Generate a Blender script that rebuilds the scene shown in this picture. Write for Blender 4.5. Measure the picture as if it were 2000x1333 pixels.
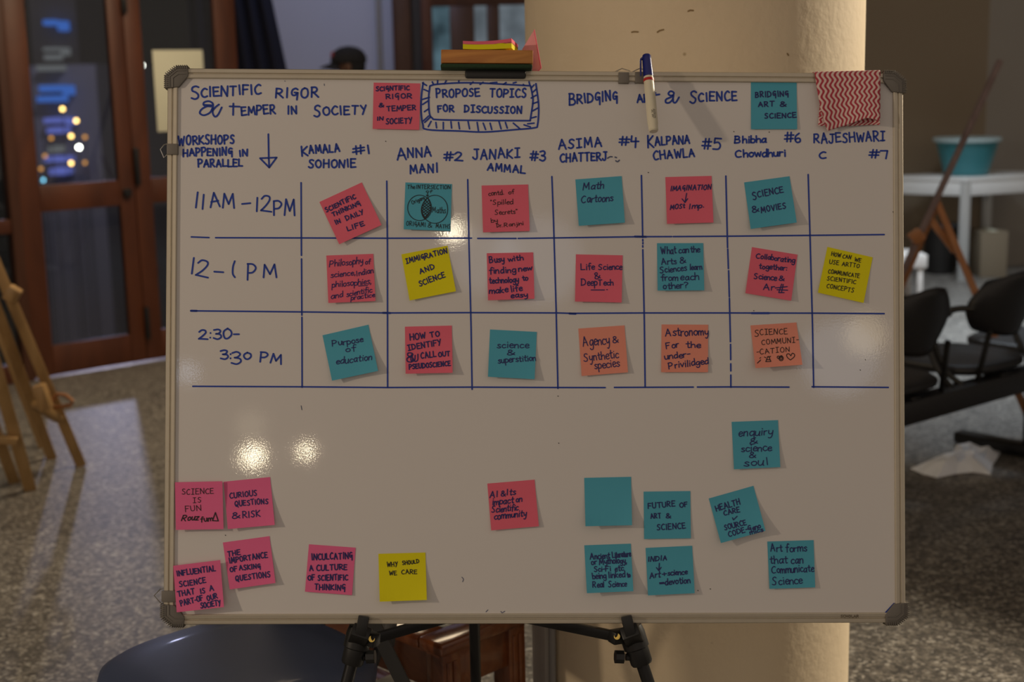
import bpy, bmesh, math, random
from mathutils import Vector, Matrix
random.seed(7)
R = math.radians
for o in list(bpy.data.objects): bpy.data.objects.remove(o)
S = bpy.context.scene
COL = S.collection

# ------------------------------------------------------------------ camera
CAM = Vector((0, 0, 1.55))
CM = Matrix.Rotation(R(90 - 10.6), 3, 'X') @ Matrix.Rotation(R(-1.3), 3, 'Z')
cd = bpy.data.cameras.new('camera'); cam = bpy.data.objects.new('camera', cd); COL.objects.link(cam)
cam.matrix_world = Matrix.Translation(CAM) @ CM.to_4x4()
cd.lens = 50; cd.sensor_width = 36; cd.clip_start = .05; cd.clip_end = 300
cd.dof.use_dof = True; cd.dof.focus_distance = 2.33; cd.dof.aperture_fstop = 4.0; cd.dof.aperture_blades = 0
S.camera = cam
F = 50 / 36 * 2000

# ------------------------------------------------------------------ look, world, lights
S.view_settings.view_transform = 'Standard'; S.view_settings.look = 'None'
S.view_settings.exposure = 0; S.view_settings.gamma = 1; S.view_settings.use_curve_mapping = False
S.cycles.use_denoising = True
S.cycles.max_bounces = 8; S.cycles.transparent_max_bounces = 12
S.cycles.sample_clamp_indirect = 4

W = bpy.data.worlds.new('hall_ambience'); S.world = W; W.use_nodes = True
nt = W.node_tree; nt.nodes.clear()
wo = nt.nodes.new('ShaderNodeOutputWorld'); wb = nt.nodes.new('ShaderNodeBackground')
tc = nt.nodes.new('ShaderNodeTexCoord'); sx = nt.nodes.new('ShaderNodeSeparateXYZ')
mr = nt.nodes.new('ShaderNodeMapRange'); mr.interpolation_type = 'SMOOTHSTEP'
mr.inputs['From Min'].default_value = .35; mr.inputs['From Max'].default_value = -.55
mr.inputs['To Min'].default_value = .012; mr.inputs['To Max'].default_value = .285
nt.links.new(tc.outputs['Generated'], sx.inputs[0]); nt.links.new(sx.outputs['Y'], mr.inputs['Value'])
nt.links.new(mr.outputs[0], wb.inputs['Strength']); wb.inputs['Color'].default_value = (1, .815, .66, 1)
nt.links.new(wb.outputs[0], wo.inputs[0])

def look_at(o, tgt):
    o.rotation_euler = (Vector(tgt) - o.location).to_track_quat('-Z', 'Y').to_euler()
def area(name, loc, tgt, size, watts, col, sy=None, spread=180):
    d = bpy.data.lights.new(name, 'AREA'); d.energy = watts; d.color = col; d.size = size
    if sy: d.shape = 'RECTANGLE'; d.size_y = sy
    d.spread = R(spread)
    o = bpy.data.objects.new(name, d); COL.objects.link(o); o.location = loc; look_at(o, tgt); return o
def point(name, loc, rad, watts, col):
    d = bpy.data.lights.new(name, 'POINT'); d.energy = watts; d.color = col; d.shadow_soft_size = rad
    o = bpy.data.objects.new(name, d); COL.objects.link(o); o.location = loc; return o
WARM = (1, .74, .45)
area('wall_lamp_light', (-3.45, .55, 2.2), (0.1, 2.3, 1.1), .13, 30, (1, .80, .58))           # rakes the board, throws the notes' shadows sideways
def spot(name, loc, tgt, rad, watts, col, deg, blend=.25):
    d = bpy.data.lights.new(name, 'SPOT'); d.energy = watts; d.color = col; d.shadow_soft_size = rad; d.spot_size = R(deg); d.spot_blend = blend
    o = bpy.data.objects.new(name, d); COL.objects.link(o); o.location = loc; look_at(o, tgt); return o
spot('hall_lamp_light', (4.6, 4.75, 2.9), (.5, 3.1, 1.4), .10, 1050, (1, .85, .64), 46)      # warm lamp that lights the pillar's far side
area('foyer_lamp_light', (-.6, 6.2, 3.4), (-1.9, 6.5, 0), 1.0, 44, (1, .78, .52), spread=130)
area('passage_lamp_light', (-1.2, 9.6, 3.3), (-1.2, 10.9, 1.9), .7, 4.5, (.55, .66, 1), spread=120)
area('cool_floor_light', (2.7, 8.0, 3.3), (2.9, 8.1, 0), 1.2, 70, (.80, .90, 1), spread=95)  # unseen overhead light added for the cool daylight on the floor behind the bench

# ------------------------------------------------------------------ geometry of the view and of the board
def ray(px, py): return (CM @ Vector(((px - 1000) / F, (666.5 - py) / F, -1))).normalized()
def on_floor(px, py, z=0.0):
    d = ray(px, py); return CAM + d * ((z - CAM.z) / d.z)
def at_y(px, py, y):
    d = ray(px, py); return CAM + d * (y / d.y)
BW, BH = 1.22, .9133
BC = Vector((.04162421, 2.30496825, 1.10932792))
BR = Matrix.Rotation(.02618284, 3, 'Z') @ Matrix.Rotation(-.20804878, 3, 'X') @ Matrix.Rotation(.02986859, 3, 'Y')
BM = Matrix.Translation(BC) @ BR.to_4x4()
BO = BR.transposed() @ (CAM - BC)
def BL(px, py, y=0.0):          # a mark's place in the board's own coordinates (x along, y into the board, z up)
    d = BR.transposed() @ ray(px, py); return BO + d * ((y - BO.y) / d.y)
def BP(px, py, y=0.0): return BM @ BL(px, py, y)
def bw(x, y, z): return BM @ Vector((x, y, z))

# ------------------------------------------------------------------ materials
def mat(name, col, rough=.6, metal=0, noise=0, nscale=20, bump=0, bscale=200, coat=0, spec=.5, sheen=0, emit=None, estr=0):
    m = bpy.data.materials.new(name); m.use_nodes = True
    t = m.node_tree; b = t.nodes['Principled BSDF']
    b.inputs['Base Color'].default_value = (*col, 1); b.inputs['Roughness'].default_value = rough
    b.inputs['Metallic'].default_value = metal; b.inputs['Specular IOR Level'].default_value = spec
    b.inputs['Coat Weight'].default_value = coat; b.inputs['Coat Roughness'].default_value = .08
    b.inputs['Sheen Weight'].default_value = sheen
    if emit: b.inputs['Emission Color'].default_value = (*emit, 1); b.inputs['Emission Strength'].default_value = estr
    tcn = t.nodes.new('ShaderNodeTexCoord')
    if noise:
        n = t.nodes.new('ShaderNodeTexNoise'); n.inputs['Scale'].default_value = nscale; n.inputs['Detail'].default_value = 5
        t.links.new(tcn.outputs['Object'], n.inputs['Vector'])
        mx = t.nodes.new('ShaderNodeMix'); mx.data_type = 'RGBA'
        mx.inputs['A'].default_value = (*[c * (1 - noise) for c in col], 1)
        mx.inputs['B'].default_value = (*[min(1, c * (1 + noise)) for c in col], 1)
        t.links.new(n.outputs['Fac'], mx.inputs['Factor']); t.links.new(mx.outputs['Result'], b.inputs['Base Color'])
    if bump:
        n2 = t.nodes.new('ShaderNodeTexNoise'); n2.inputs['Scale'].default_value = bscale; n2.inputs['Detail'].default_value = 3
        bp = t.nodes.new('ShaderNodeBump'); bp.inputs['Strength'].default_value = bump; bp.inputs['Distance'].default_value = .002
        t.links.new(tcn.outputs['Object'], n2.inputs['Vector']); t.links.new(n2.outputs['Fac'], bp.inputs['Height'])
        t.links.new(bp.outputs[0], b.inputs['Normal'])
        if coat: t.links.new(bp.outputs[0], b.inputs['Coat Normal'])
    return m

def wood(name, c1, c2, rough=.35, scale=(6, 60, 6), coat=0):
    m = mat(name, c1, rough, coat=coat); t = m.node_tree; b = t.nodes['Principled BSDF']
    tcn = t.nodes.new('ShaderNodeTexCoord'); mp = t.nodes.new('ShaderNodeMapping'); mp.inputs['Scale'].default_value = scale
    n = t.nodes.new('ShaderNodeTexNoise'); n.inputs['Scale'].default_value = 1; n.inputs['Detail'].default_value = 6; n.inputs['Distortion'].default_value = 1.2
    cr = t.nodes.new('ShaderNodeValToRGB'); cr.color_ramp.elements[0].position = .32; cr.color_ramp.elements[1].position = .68
    cr.color_ramp.elements[0].color = (*c2, 1); cr.color_ramp.elements[1].color = (*c1, 1)
    t.links.new(tcn.outputs['Object'], mp.inputs[0]); t.links.new(mp.outputs[0], n.inputs['Vector'])
    t.links.new(n.outputs['Fac'], cr.inputs[0]); t.links.new(cr.outputs[0], b.inputs['Base Color'])
    return m

def terrazzo():
    m = mat('terrazzo', (.3, .28, .25), .42); t = m.node_tree; b = t.nodes['Principled BSDF']
    tcn = t.nodes.new('ShaderNodeTexCoord')
    v = t.nodes.new('ShaderNodeTexVoronoi'); v.inputs['Scale'].default_value = 98; v.inputs['Randomness'].default_value = 1
    cr = t.nodes.new('ShaderNodeValToRGB'); cr.color_ramp.interpolation = 'LINEAR'
    e = cr.color_ramp.elements
    e[0].position = 0; e[0].color = (.068, .066, .064, 1); e[1].position = 1; e[1].color = (.34, .33, .31, 1)
    for p, c in ((.3, (.095, .09, .085)), (.55, (.135, .127, .117)), (.8, (.19, .178, .16))):
        q = e.new(p); q.color = (*c, 1)
    sp = t.nodes.new('ShaderNodeSeparateColor')
    v2 = t.nodes.new('ShaderNodeTexVoronoi'); v2.inputs['Scale'].default_value = 38
    sp2 = t.nodes.new('ShaderNodeSeparateColor'); cr2 = t.nodes.new('ShaderNodeValToRGB')
    cr2.color_ramp.elements[0].position = .0; cr2.color_ramp.elements[0].color = (.78, .77, .76, 1)
    cr2.color_ramp.elements[1].position = 1; cr2.color_ramp.elements[1].color = (1.22, 1.2, 1.16, 1)
    mx = t.nodes.new('ShaderNodeMix'); mx.data_type = 'RGBA'; mx.blend_type = 'MULTIPLY'; mx.inputs['Factor'].default_value = 1
    for a in (v, v2): t.links.new(tcn.outputs['Object'], a.inputs['Vector'])
    t.links.new(v.outputs['Color'], sp.inputs[0]); t.links.new(sp.outputs[0], cr.inputs[0])
    t.links.new(v2.outputs['Color'], sp2.inputs[0]); t.links.new(sp2.outputs[1], cr2.inputs[0])
    t.links.new(cr.outputs[0], mx.inputs['A']); t.links.new(cr2.outputs[0], mx.inputs['B'])
    t.links.new(mx.outputs['Result'], b.inputs['Base Color'])
    return m

def glass(name, tint=(.75, .8, .85)):
    m = bpy.data.materials.new(name); m.use_nodes = True; t = m.node_tree; t.nodes.clear()
    o = t.nodes.new('ShaderNodeOutputMaterial'); mx = t.nodes.new('ShaderNodeMixShader')
    tr = t.nodes.new('ShaderNodeBsdfTransparent'); tr.inputs[0].default_value = (*tint, 1)
    gl = t.nodes.new('ShaderNodeBsdfGlossy'); gl.inputs['Roughness'].default_value = .02
    fr = t.nodes.new('ShaderNodeFresnel'); fr.inputs[0].default_value = 1.5
    t.links.new(fr.outputs[0], mx.inputs[0]); t.links.new(tr.outputs[0], mx.inputs[1]); t.links.new(gl.outputs[0], mx.inputs[2])
    t.links.new(mx.outputs[0], o.inputs[0]); return m

def glow(name, col, s, noise=0, nscale=6):
    m = bpy.data.materials.new(name); m.use_nodes = True; t = m.node_tree; t.nodes.clear()
    o = t.nodes.new('ShaderNodeOutputMaterial'); e = t.nodes.new('ShaderNodeEmission')
    e.inputs[0].default_value = (*col, 1); e.inputs[1].default_value = s
    if noise:
        tcn = t.nodes.new('ShaderNodeTexCoord'); n = t.nodes.new('ShaderNodeTexNoise'); n.inputs['Scale'].default_value = nscale
        r = t.nodes.new('ShaderNodeMapRange'); r.inputs['From Min'].default_value = .3; r.inputs['From Max'].default_value = .7
        r.inputs['To Min'].default_value = s * (1 - noise); r.inputs['To Max'].default_value = s * (1 + noise)
        t.links.new(tcn.outputs['Object'], n.inputs['Vector']); t.links.new(n.outputs['Fac'], r.inputs[0]); t.links.new(r.outputs[0], e.inputs[1])
    t.links.new(e.outputs[0], o.inputs[0]); return m

def towel_mat():
    m = mat('wavy_towel', (.8, .6, .55), .95, sheen=.2, bump=.5, bscale=900); t = m.node_tree; b = t.nodes['Principled BSDF']
    uv = t.nodes.new('ShaderNodeUVMap'); s = t.nodes.new('ShaderNodeSeparateXYZ'); t.links.new(uv.outputs[0], s.inputs[0])
    def M(op, a, bb):
        n = t.nodes.new('ShaderNodeMath'); n.operation = op
        for i, q in enumerate((a, bb)):
            if q is None: continue
            if isinstance(q, (int, float)): n.inputs[i].default_value = q
            else: t.links.new(q, n.inputs[i])
        return n.outputs[0]
    zig = M('PINGPONG', M('MULTIPLY', s.outputs[1], 1 / .0185 * 1.0), .5)          # 0..0.5
    wob = M('MULTIPLY', M('SINE', M('MULTIPLY', s.outputs[1], 2 * math.pi / .0185), None), .0024)
    st = M('SINE', M('MULTIPLY', M('ADD', s.outputs[0], wob), 2 * math.pi / .0086), None)
    cr = t.nodes.new('ShaderNodeValToRGB'); cr.color_ramp.elements[0].position = .42; cr.color_ramp.elements[1].position = .60
    cr.color_ramp.elements[0].color = (.90, .68, .62, 1); cr.color_ramp.elements[1].color = (.52, .055, .085, 1)
    t.links.new(M('MULTIPLY_ADD', st, .5), cr.inputs[0])
    # multiply-add third input
    for n in t.nodes:
        if n.type == 'MATH' and n.operation == 'MULTIPLY_ADD': n.inputs[2].default_value = .5
    t.links.new(cr.outputs[0], b.inputs['Base Color']); return m

def plaster():
    m = mat('cream_plaster', (.72, .60, .42), .75); t = m.node_tree; b = t.nodes['Principled BSDF']
    tcn = t.nodes.new('ShaderNodeTexCoord')
    n = t.nodes.new('ShaderNodeTexNoise'); n.inputs['Scale'].default_value = 5; n.inputs['Detail'].default_value = 4
    cr = t.nodes.new('ShaderNodeValToRGB'); cr.color_ramp.elements[0].color = (.69, .56, .38, 1); cr.color_ramp.elements[1].color = (.77, .65, .47, 1)
    n2 = t.nodes.new('ShaderNodeTexNoise'); n2.inputs['Scale'].default_value = 55; n2.inputs['Detail'].default_value = 5
    bp = t.nodes.new('ShaderNodeBump'); bp.inputs['Strength'].default_value = .35; bp.inputs['Distance'].default_value = .004
    v = t.nodes.new('ShaderNodeTexVoronoi'); v.inputs['Scale'].default_value = 9
    mr2 = t.nodes.new('ShaderNodeMapRange'); mr2.inputs['From Min'].default_value = .02; mr2.inputs['From Max'].default_value = .045
    mx = t.nodes.new('ShaderNodeMix'); mx.data_type = 'RGBA'; mx.inputs['A'].default_value = (.40, .30, .17, 1)
    for a in (n, n2, v): t.links.new(tcn.outputs['Object'], a.inputs['Vector'])
    t.links.new(n.outputs['Fac'], cr.inputs[0]); t.links.new(v.outputs['Distance'], mr2.inputs[0]); t.links.new(mr2.outputs[0], mx.inputs['Factor'])
    t.links.new(cr.outputs[0], mx.inputs['B']); t.links.new(mx.outputs['Result'], b.inputs['Base Color'])
    t.links.new(n2.outputs['Fac'], bp.inputs['Height']); t.links.new(bp.outputs[0], b.inputs['Normal']); return m

M = dict(
    board=mat('whiteboard_enamel', (.76, .73, .71), .036, noise=.015, nscale=3, bump=.012, bscale=320, spec=.5),
    alu=mat('champagne_aluminium', (.62, .56, .45), .42, .55, noise=.06, nscale=60),
    groove=mat('dark_groove', (.16, .13, .09), .6),
    grey=mat('grey_plastic', (.175, .16, .14), .5, noise=.05, nscale=90),
    clipgrey=mat('grey_clip_plastic', (.20, .18, .155), .5),
    steel=mat('bright_wire', (.7, .66, .6), .28, 1),
    blackp=mat('black_plastic', (.012, .012, .012), .42, noise=.2, nscale=80),
    blackm=mat('black_metal', (.016, .016, .017), .35, .3),
    brass=mat('brass', (.75, .52, .13), .3, 1),
    ink=mat('blue_marker_ink', (.010, .05, .40), .45),
    navy=mat('navy_marker_ink', (.018, .018, .15), .55),
    black=mat('black_pen_ink', (.012, .011, .014), .55),
    smudge=mat('smudged_ink', (.10, .12, .22), .5),
    pink=mat('pink_paper', (.88, .155, .235), .8, noise=.02, nscale=30),
    rose=mat('rose_paper', (.90, .16, .36), .8, noise=.02, nscale=30),
    teal=mat('teal_paper', (.09, .44, .60), .8, noise=.02, nscale=30),
    yellow=mat('yellow_paper', (.86, .78, .0), .8, noise=.02, nscale=30),
    orange=mat('orange_paper', (.90, .33, .24), .8, noise=.02, nscale=30),
    floor=terrazzo(), plaster=plaster(), towel=towel_mat(),
    door=wood('red_brown_door_wood', (.105, .030, .011), (.055, .015, .006), .45, (4, 4, 1.2), coat=0),
    dark=wood('dark_door_wood', (.085, .032, .016), (.05, .018, .01), .4, (4, 4, 1.2)),
    table=wood('polished_red_wood', (.22, .066, .02), (.12, .032, .01), .2, (14, 14, 14), coat=.7),
    easel=wood('pale_easel_wood', (.40, .25, .105), (.32, .19, .07), .5, (20, 20, 5)),
    easel2=wood('orange_easel_wood', (.40, .17, .06), (.30, .12, .04), .5, (20, 20, 5)),
    mast=wood('purple_brown_mast_wood', (.20, .14, .13), (.13, .085, .08), .45, (20, 20, 5)),
    block=wood('duster_wood', (.62, .27, .06), (.42, .15, .03), .45, (8, 60, 60)),
    felt=mat('green_felt', (.022, .05, .022), 1, noise=.3, nscale=300),
    baize=mat('dark_green_inlay', (.016, .03, .028), .25, coat=.4),
    shadewall=mat('shaded_wall_paint', (.215, .17, .115), .8, noise=.04, nscale=2),  # brown holds the shade on a cream wall, put into its colour
    greywall=mat('grey_wall_paint', (.27, .25, .22), .8, noise=.05, nscale=2),
    bluewall=mat('pale_blue_wall_paint', (.46, .48, .60), .8, noise=.04, nscale=1.5),
    darkwall=mat('dark_wall_paint', (.06, .055, .05), .8, noise=.1, nscale=2),
    curtain=mat('navy_curtain_cloth', (.008, .009, .022), .9),
    glass=glass('door_glass'), paper=mat('cream_notice_paper', (.60, .60, .47), .85, noise=.03, nscale=6),
    white=mat('white_laminate', (.72, .74, .74), .35, coat=.2), leg=mat('grey_painted_steel', (.48, .5, .5), .4, .3),
    basin=mat('teal_basin_plastic', (.045, .225, .27), .35), rim=mat('pale_basin_rim', (.42, .55, .58), .35),
    seat=mat('black_seat_vinyl', (.018, .018, .02), .42, bump=.1, bscale=300), pad=mat('navy_chair_vinyl', (.062, .082, .150), .48, noise=.15, nscale=4, coat=.1),
    padgrey=mat('grey_chair_trim', (.085, .082, .08), .5), dgrey=mat('dark_grey_steel', (.05, .05, .05), .5, .4),
    plastic=mat('white_film', (.84, .88, .95), .4), carton=mat('beige_carton', (.19, .155, .105), .8), print_=mat('newsprint', (.42, .41, .38), .8, noise=.4, nscale=60),
    skin=mat('brown_skin', (.12, .055, .03), .55), cap=mat('black_cap_cloth', (.010, .010, .012), .85), badge=mat('red_badge', (.32, .05, .07), .7),
    shirt=mat('dark_shirt_cloth', (.02, .02, .028), .9), jeans=mat('dark_trouser_cloth', (.02, .025, .045), .9), shoe=mat('black_shoe', (.01, .01, .01), .6),
    cream=mat('cream_marker_body', (.80, .74, .56), .35, coat=.3), cobalt=mat('cobalt_marker_cap', (.012, .02, .20), .28, coat=.3), red=mat('red_marker_band', (.55, .02, .02), .4),
    facade=mat('night_facade', (.16, .15, .17), .9, noise=.2, nscale=.4), asphalt=mat('night_ground', (.03, .03, .033), .8),
    scuff=mat('brown_scuff', (.28, .19, .09), .9),
    conduit=mat('white_conduit', (.56, .53, .50), .6), cable=mat('grey_cable', (.25, .24, .235), .6),
    bluewin=glow('blue_lit_window', (.10, .30, 1), .55), palewin=glow('pale_lit_window', (.75, .72, .68), .22), violetwin=glow('violet_lit_window', (.28, .32, 1), .55),
    amber=glow('amber_street_lamp', (1, .55, .14), 11), whitelamp=glow('white_street_lamp', (1, .9, .7), 34), dim=glow('dim_orange_lamp', (1, .4, .06), 1.8), cyanlamp=glow('cyan_lamp', (.3, .8, 1), 4),
    tealpane=glow('lit_teal_window_glass', (.42, .72, .88), .13, .55, 5), palepane=glow('lit_grey_window_glass', (.62, .74, .84), .17, .4, 5),
)

# ------------------------------------------------------------------ builders
RM = {}
def meta(o, label=None, cat=None, group=None, kind=None):
    if label: o['label'] = label
    if cat: o['category'] = cat
    if group: o['group'] = group
    if kind: o['kind'] = kind
    return o
def root(name, loc, label=None, cat=None, group=None, kind=None, mw=None):
    o = bpy.data.objects.new(name, None); COL.objects.link(o); o.empty_display_size = .05
    m = mw if mw is not None else Matrix.Translation(Vector(loc))
    o.matrix_world = m; RM[o.name] = m
    return meta(o, label, cat, group, kind)

def catmull(p, n=4):
    if len(p) < 3: return list(p)
    out = []
    for i in range(len(p) - 1):
        a = p[i - 1] if i else p[0] * 2 - p[1]
        b, c = p[i], p[i + 1]
        d = p[i + 2] if i + 2 < len(p) else c * 2 - b
        for k in range(n):
            t = k / n
            out.append(.5 * ((2 * b) + (c - a) * t + (2 * a - 5 * b + 4 * c - d) * t * t + (3 * b - a - 3 * c + d) * t ** 3))
    out.append(p[-1]); return out

class MB:
    def __init__(s): s.v = []; s.f = []; s.uv = None
    def add(s, vs, fs):
        k = len(s.v); s.v += [Vector(q) for q in vs]; s.f += [tuple(i + k for i in f) for f in fs]; return s
    def hexa(s, p):     # 8 points: bottom ring 0-3, top ring 4-7
        return s.add(p, [(3, 2, 1, 0), (4, 5, 6, 7), (0, 1, 5, 4), (1, 2, 6, 5), (2, 3, 7, 6), (3, 0, 4, 7)])
    def box(s, c, d, rot=None):
        c = Vector(c); rot = rot or Matrix.Identity(3); x, y, z = [q / 2 for q in d]
        return s.hexa([c + rot @ Vector(q) for q in ((-x, -y, -z), (x, -y, -z), (x, y, -z), (-x, y, -z), (-x, -y, z), (x, -y, z), (x, y, z), (-x, y, z))])
    def bar(s, a, b, w, d, up=(0, -1, 0)):
        a, b = Vector(a), Vector(b); t = (b - a).normalized(); u = Vector(up); u = (u - t * u.dot(t)).normalized(); q = t.cross(u)
        q *= w / 2; u = u * d / 2
        return s.hexa([a - q - u, a + q - u, a + q + u, a - q + u, b - q - u, b + q - u, b + q + u, b - q + u])
    def tube(s, pts, r, seg=10, closed=False, caps=True):
        pts = [Vector(p) for p in pts]; n = len(pts); rr = r if isinstance(r, (list, tuple)) else [r] * n
        tg = []
        for i in range(n):
            a = pts[(i - 1) % n] if (closed or i) else pts[0]; b = pts[(i + 1) % n] if (closed or i < n - 1) else pts[-1]
            tg.append((b - a).normalized())
        u = tg[0].orthogonal().normalized(); vs = []
        for i in range(n):
            u = (u - tg[i] * u.dot(tg[i])).normalized(); w = tg[i].cross(u)
            vs += [pts[i] + (u * math.cos(2 * math.pi * k / seg) + w * math.sin(2 * math.pi * k / seg)) * rr[i] for k in range(seg)]
        fs = []
        for i in range(n if closed else n - 1):
            j = (i + 1) % n
            fs += [(i * seg + k, i * seg + (k + 1) % seg, j * seg + (k + 1) % seg, j * seg + k) for k in range(seg)]
        if not closed and caps: fs += [tuple(range(seg))[::-1], tuple((n - 1) * seg + k for k in range(seg))]
        return s.add(vs, fs)
    def lathe(s, prof, mw, seg=32):     # prof: (r, z)
        vs = []; n = len(prof)
        for r, z in prof: vs += [mw @ Vector((r * math.cos(2 * math.pi * k / seg), r * math.sin(2 * math.pi * k / seg), z)) for k in range(seg)]
        fs = [(i * seg + k, i * seg + (k + 1) % seg, (i + 1) * seg + (k + 1) % seg, (i + 1) * seg + k) for i in range(n - 1) for k in range(seg)]
        fs += [tuple(range(seg))[::-1], tuple((n - 1) * seg + k for k in range(seg))]
        return s.add(vs, fs)
    def prism(s, out, vec):
        n = len(out); vec = Vector(vec)
        return s.add([Vector(p) for p in out] + [Vector(p) + vec for p in out],
                     [tuple(range(n))[::-1], tuple(range(n, 2 * n))] + [(i, (i + 1) % n, n + (i + 1) % n, n + i) for i in range(n)])
    def grid(s, fn, nu, nv):
        vs = [fn(i / nu, j / nv) for j in range(nv + 1) for i in range(nu + 1)]
        return s.add(vs, [(j * (nu + 1) + i, j * (nu + 1) + i + 1, (j + 1) * (nu + 1) + i + 1, (j + 1) * (nu + 1) + i) for j in range(nv) for i in range(nu)])
    def sphere(s, c, r, seg=14, sc=(1, 1, 1)):
        c = Vector(c); prof = [(math.sin(math.pi * i / 10) * r + 1e-5, -math.cos(math.pi * i / 10) * r) for i in range(11)]
        return s.lathe(prof, Matrix.Translation(c) @ Matrix.Diagonal((*sc, 1)), seg)
    def build(s, name, m, parent=None, bevel=0, smooth=30, loc=None, mw=None, solid=0, subsurf=0, recalc=True):
        me = bpy.data.meshes.new(name); o = bpy.data.objects.new(name, me); COL.objects.link(o)
        if parent is not None: inv = RM[parent.name].inverted(); o.parent = parent; RM[o.name] = RM[parent.name]
        else:
            if mw is None:
                if loc is None:
                    xs = [v.x for v in s.v]; ys = [v.y for v in s.v]
                    loc = ((min(xs) + max(xs)) / 2, (min(ys) + max(ys)) / 2, min(v.z for v in s.v))
                mw = Matrix.Translation(Vector(loc))
            o.matrix_world = mw; inv = mw.inverted(); RM[o.name] = mw
        me.from_pydata([inv @ v for v in s.v], [], s.f)
        bm = bmesh.new(); bm.from_mesh(me)
        if recalc: bmesh.ops.recalc_face_normals(bm, faces=bm.faces)
        if bevel:
            ed = [e for e in bm.edges if len(e.link_faces) == 2 and e.calc_face_angle(0) > R(30)]
            bmesh.ops.bevel(bm, geom=ed, offset=bevel, segments=2, profile=.5, affect='EDGES', clamp_overlap=True)
        bm.to_mesh(me); bm.free()
        if s.uv:
            l = me.uv_layers.new(name='UVMap')
            for lp in me.loops: l.data[lp.index].uv = s.uv[lp.vertex_index]
        if smooth:
            me.polygons.foreach_set('use_smooth', [True] * len(me.polygons)); me.set_sharp_from_angle(angle=R(smooth))
        me.materials.append(m)
        if solid: q = o.modifiers.new('thick', 'SOLIDIFY'); q.thickness = solid; q.offset = 0
        if subsurf: q = o.modifiers.new('round', 'SUBSURF'); q.levels = subsurf; q.render_levels = subsurf
        return o

# ================================================================== the room
DL, DR = on_floor(96, 737), on_floor(324, 700)
WU = (DR - DL).normalized(); WN = Vector((WU.y, -WU.x, 0))          # along the glazed door wall, and out of it into the room
fa, fb2_ = DL - WU * 4.2 - WN * .06, DL + WU * 1.12 - WN * .06
fo_ = [Vector((-8, -4, 0)), Vector((8, -4, 0)), Vector((8, 12.4, 0)), Vector((fb2_.x, 12.4, 0)), fb2_, fa, Vector((-8, fa.y, 0))]
fl = MB(); fl.prism(fo_, (0, 0, -.1)); meta(fl.build('floor', M['floor'], smooth=0, loc=(0, 0, 0)), 'grey speckled terrazzo floor', kind='structure')
def on_wall(px, py, off=0):
    o = DL + WN * off; d = ray(px, py); t = (o - CAM).dot(WN) / d.dot(WN); p = CAM + d * t
    return (p - DL).dot(WU), p.z
def wp(s, z, d=0): return DL + WU * s + WN * d + Vector((0, 0, z))
def wbox(mb, s0, s1, z0, z1, d0=-.02, d1=.02):
    return mb.hexa([wp(s0, z0, d0), wp(s1, z0, d0), wp(s1, z0, d1), wp(s0, z0, d1), wp(s0, z1, d0), wp(s1, z1, d0), wp(s1, z1, d1), wp(s0, z1, d1)])
sA0, sA1 = on_wall(36, 400)[0], on_wall(77, 400)[0]
sG1, sSeam, sR1 = on_wall(233, 400)[0], on_wall(263, 400)[0], on_wall(296, 400)[0]
sE0, sE1 = on_wall(416, 60)[0], on_wall(457, 60)[0]
zr0, zr1 = on_wall(155, 408)[1], on_wall(155, 357)[1]
zb = on_wall(175, 664)[1]
DT = 2.45
def leaf(name, s0, g0, g1, s1, label, knob):
    r = root(name, wp(s0, 0), label, kind='structure')
    a = MB(); wbox(a, s0, g0, 0.01, DT); a.build('door_stile', M['door'], r, bevel=.004)
    a = MB(); wbox(a, g1, s1, 0.01, DT); a.build('door_stile', M['door'], r, bevel=.004)
    for z0, z1 in ((.01, zb), (zr0, zr1), (DT - .14, DT)):
        a = MB(); wbox(a, g0, g1, z0, z1, -.018, .018); a.build('door_rail', M['door'], r, bevel=.004)
    for z0, z1 in ((zb, zr0), (zr1, DT - .14)):
        a = MB(); wbox(a, g0, g1, z0, z1, -.003, .003); a.build('glass_pane', M['glass'], r, smooth=0)
    for px, py, w, h in knob:
        s, z = on_wall(px, py); a = MB(); wbox(a, s - w, s + w, z - h, z + h, .02, .045); a.build('door_bolt', M['blackm'], r, bevel=.003)
    return r
leaf('door_1', sA0, sA1, sG1, sSeam - .002, 'red-brown timber glazed door leaf with the city lights behind', ((243, 376, .022, .022), (236, 8, .014, .05)))
leaf('door_2', sSeam + .002, sR1, sE0, sE1, 'red-brown timber glazed door leaf carrying a cream notice', ((262, 325, .014, .10), (282, 630, .012, .09)))
side = root('window_1', wp(sA0 - .9, 0), 'dark glazed sidelight beside the red-brown door', kind='structure')
zs0, zs1 = on_wall(20, 456)[1], on_wall(20, 428)[1]
a = MB(); wbox(a, sA0 - 1.5, sA0 - .03, zs0, zs1, -.03, .03); wbox(a, sA0 - 1.5, sA0 - .03, 0, .1, -.03, .03); wbox(a, sA0 - 1.5, sA0 - .03, DT - .1, DT + .3, -.03, .03); a.build('window_rail', M['door'], side, bevel=.004)
a = MB(); wbox(a, sA0 - .06, sA0 - .004, 0, DT + .3, -.04, .04); a.build('window_post', M['dark'], side, bevel=.004)
for z0, z1 in ((.1, zs0), (zs1, DT - .1)):
    a = MB(); wbox(a, sA0 - 1.5, sA0 - .06, z0, z1, -.003, .003); a.build('glass_pane', M['glass'], side, smooth=0)
a = MB(); wbox(a, sA0 - 5, sA0 - 1.5, 0, 3.6, -.1, .1); wbox(a, sA0 - 1.5, sE1, DT + .01, 3.6, -.1, .1)
meta(a.build('wall_left', M['darkwall'], smooth=0), 'dark wall above the glazed doors', kind='structure')
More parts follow.
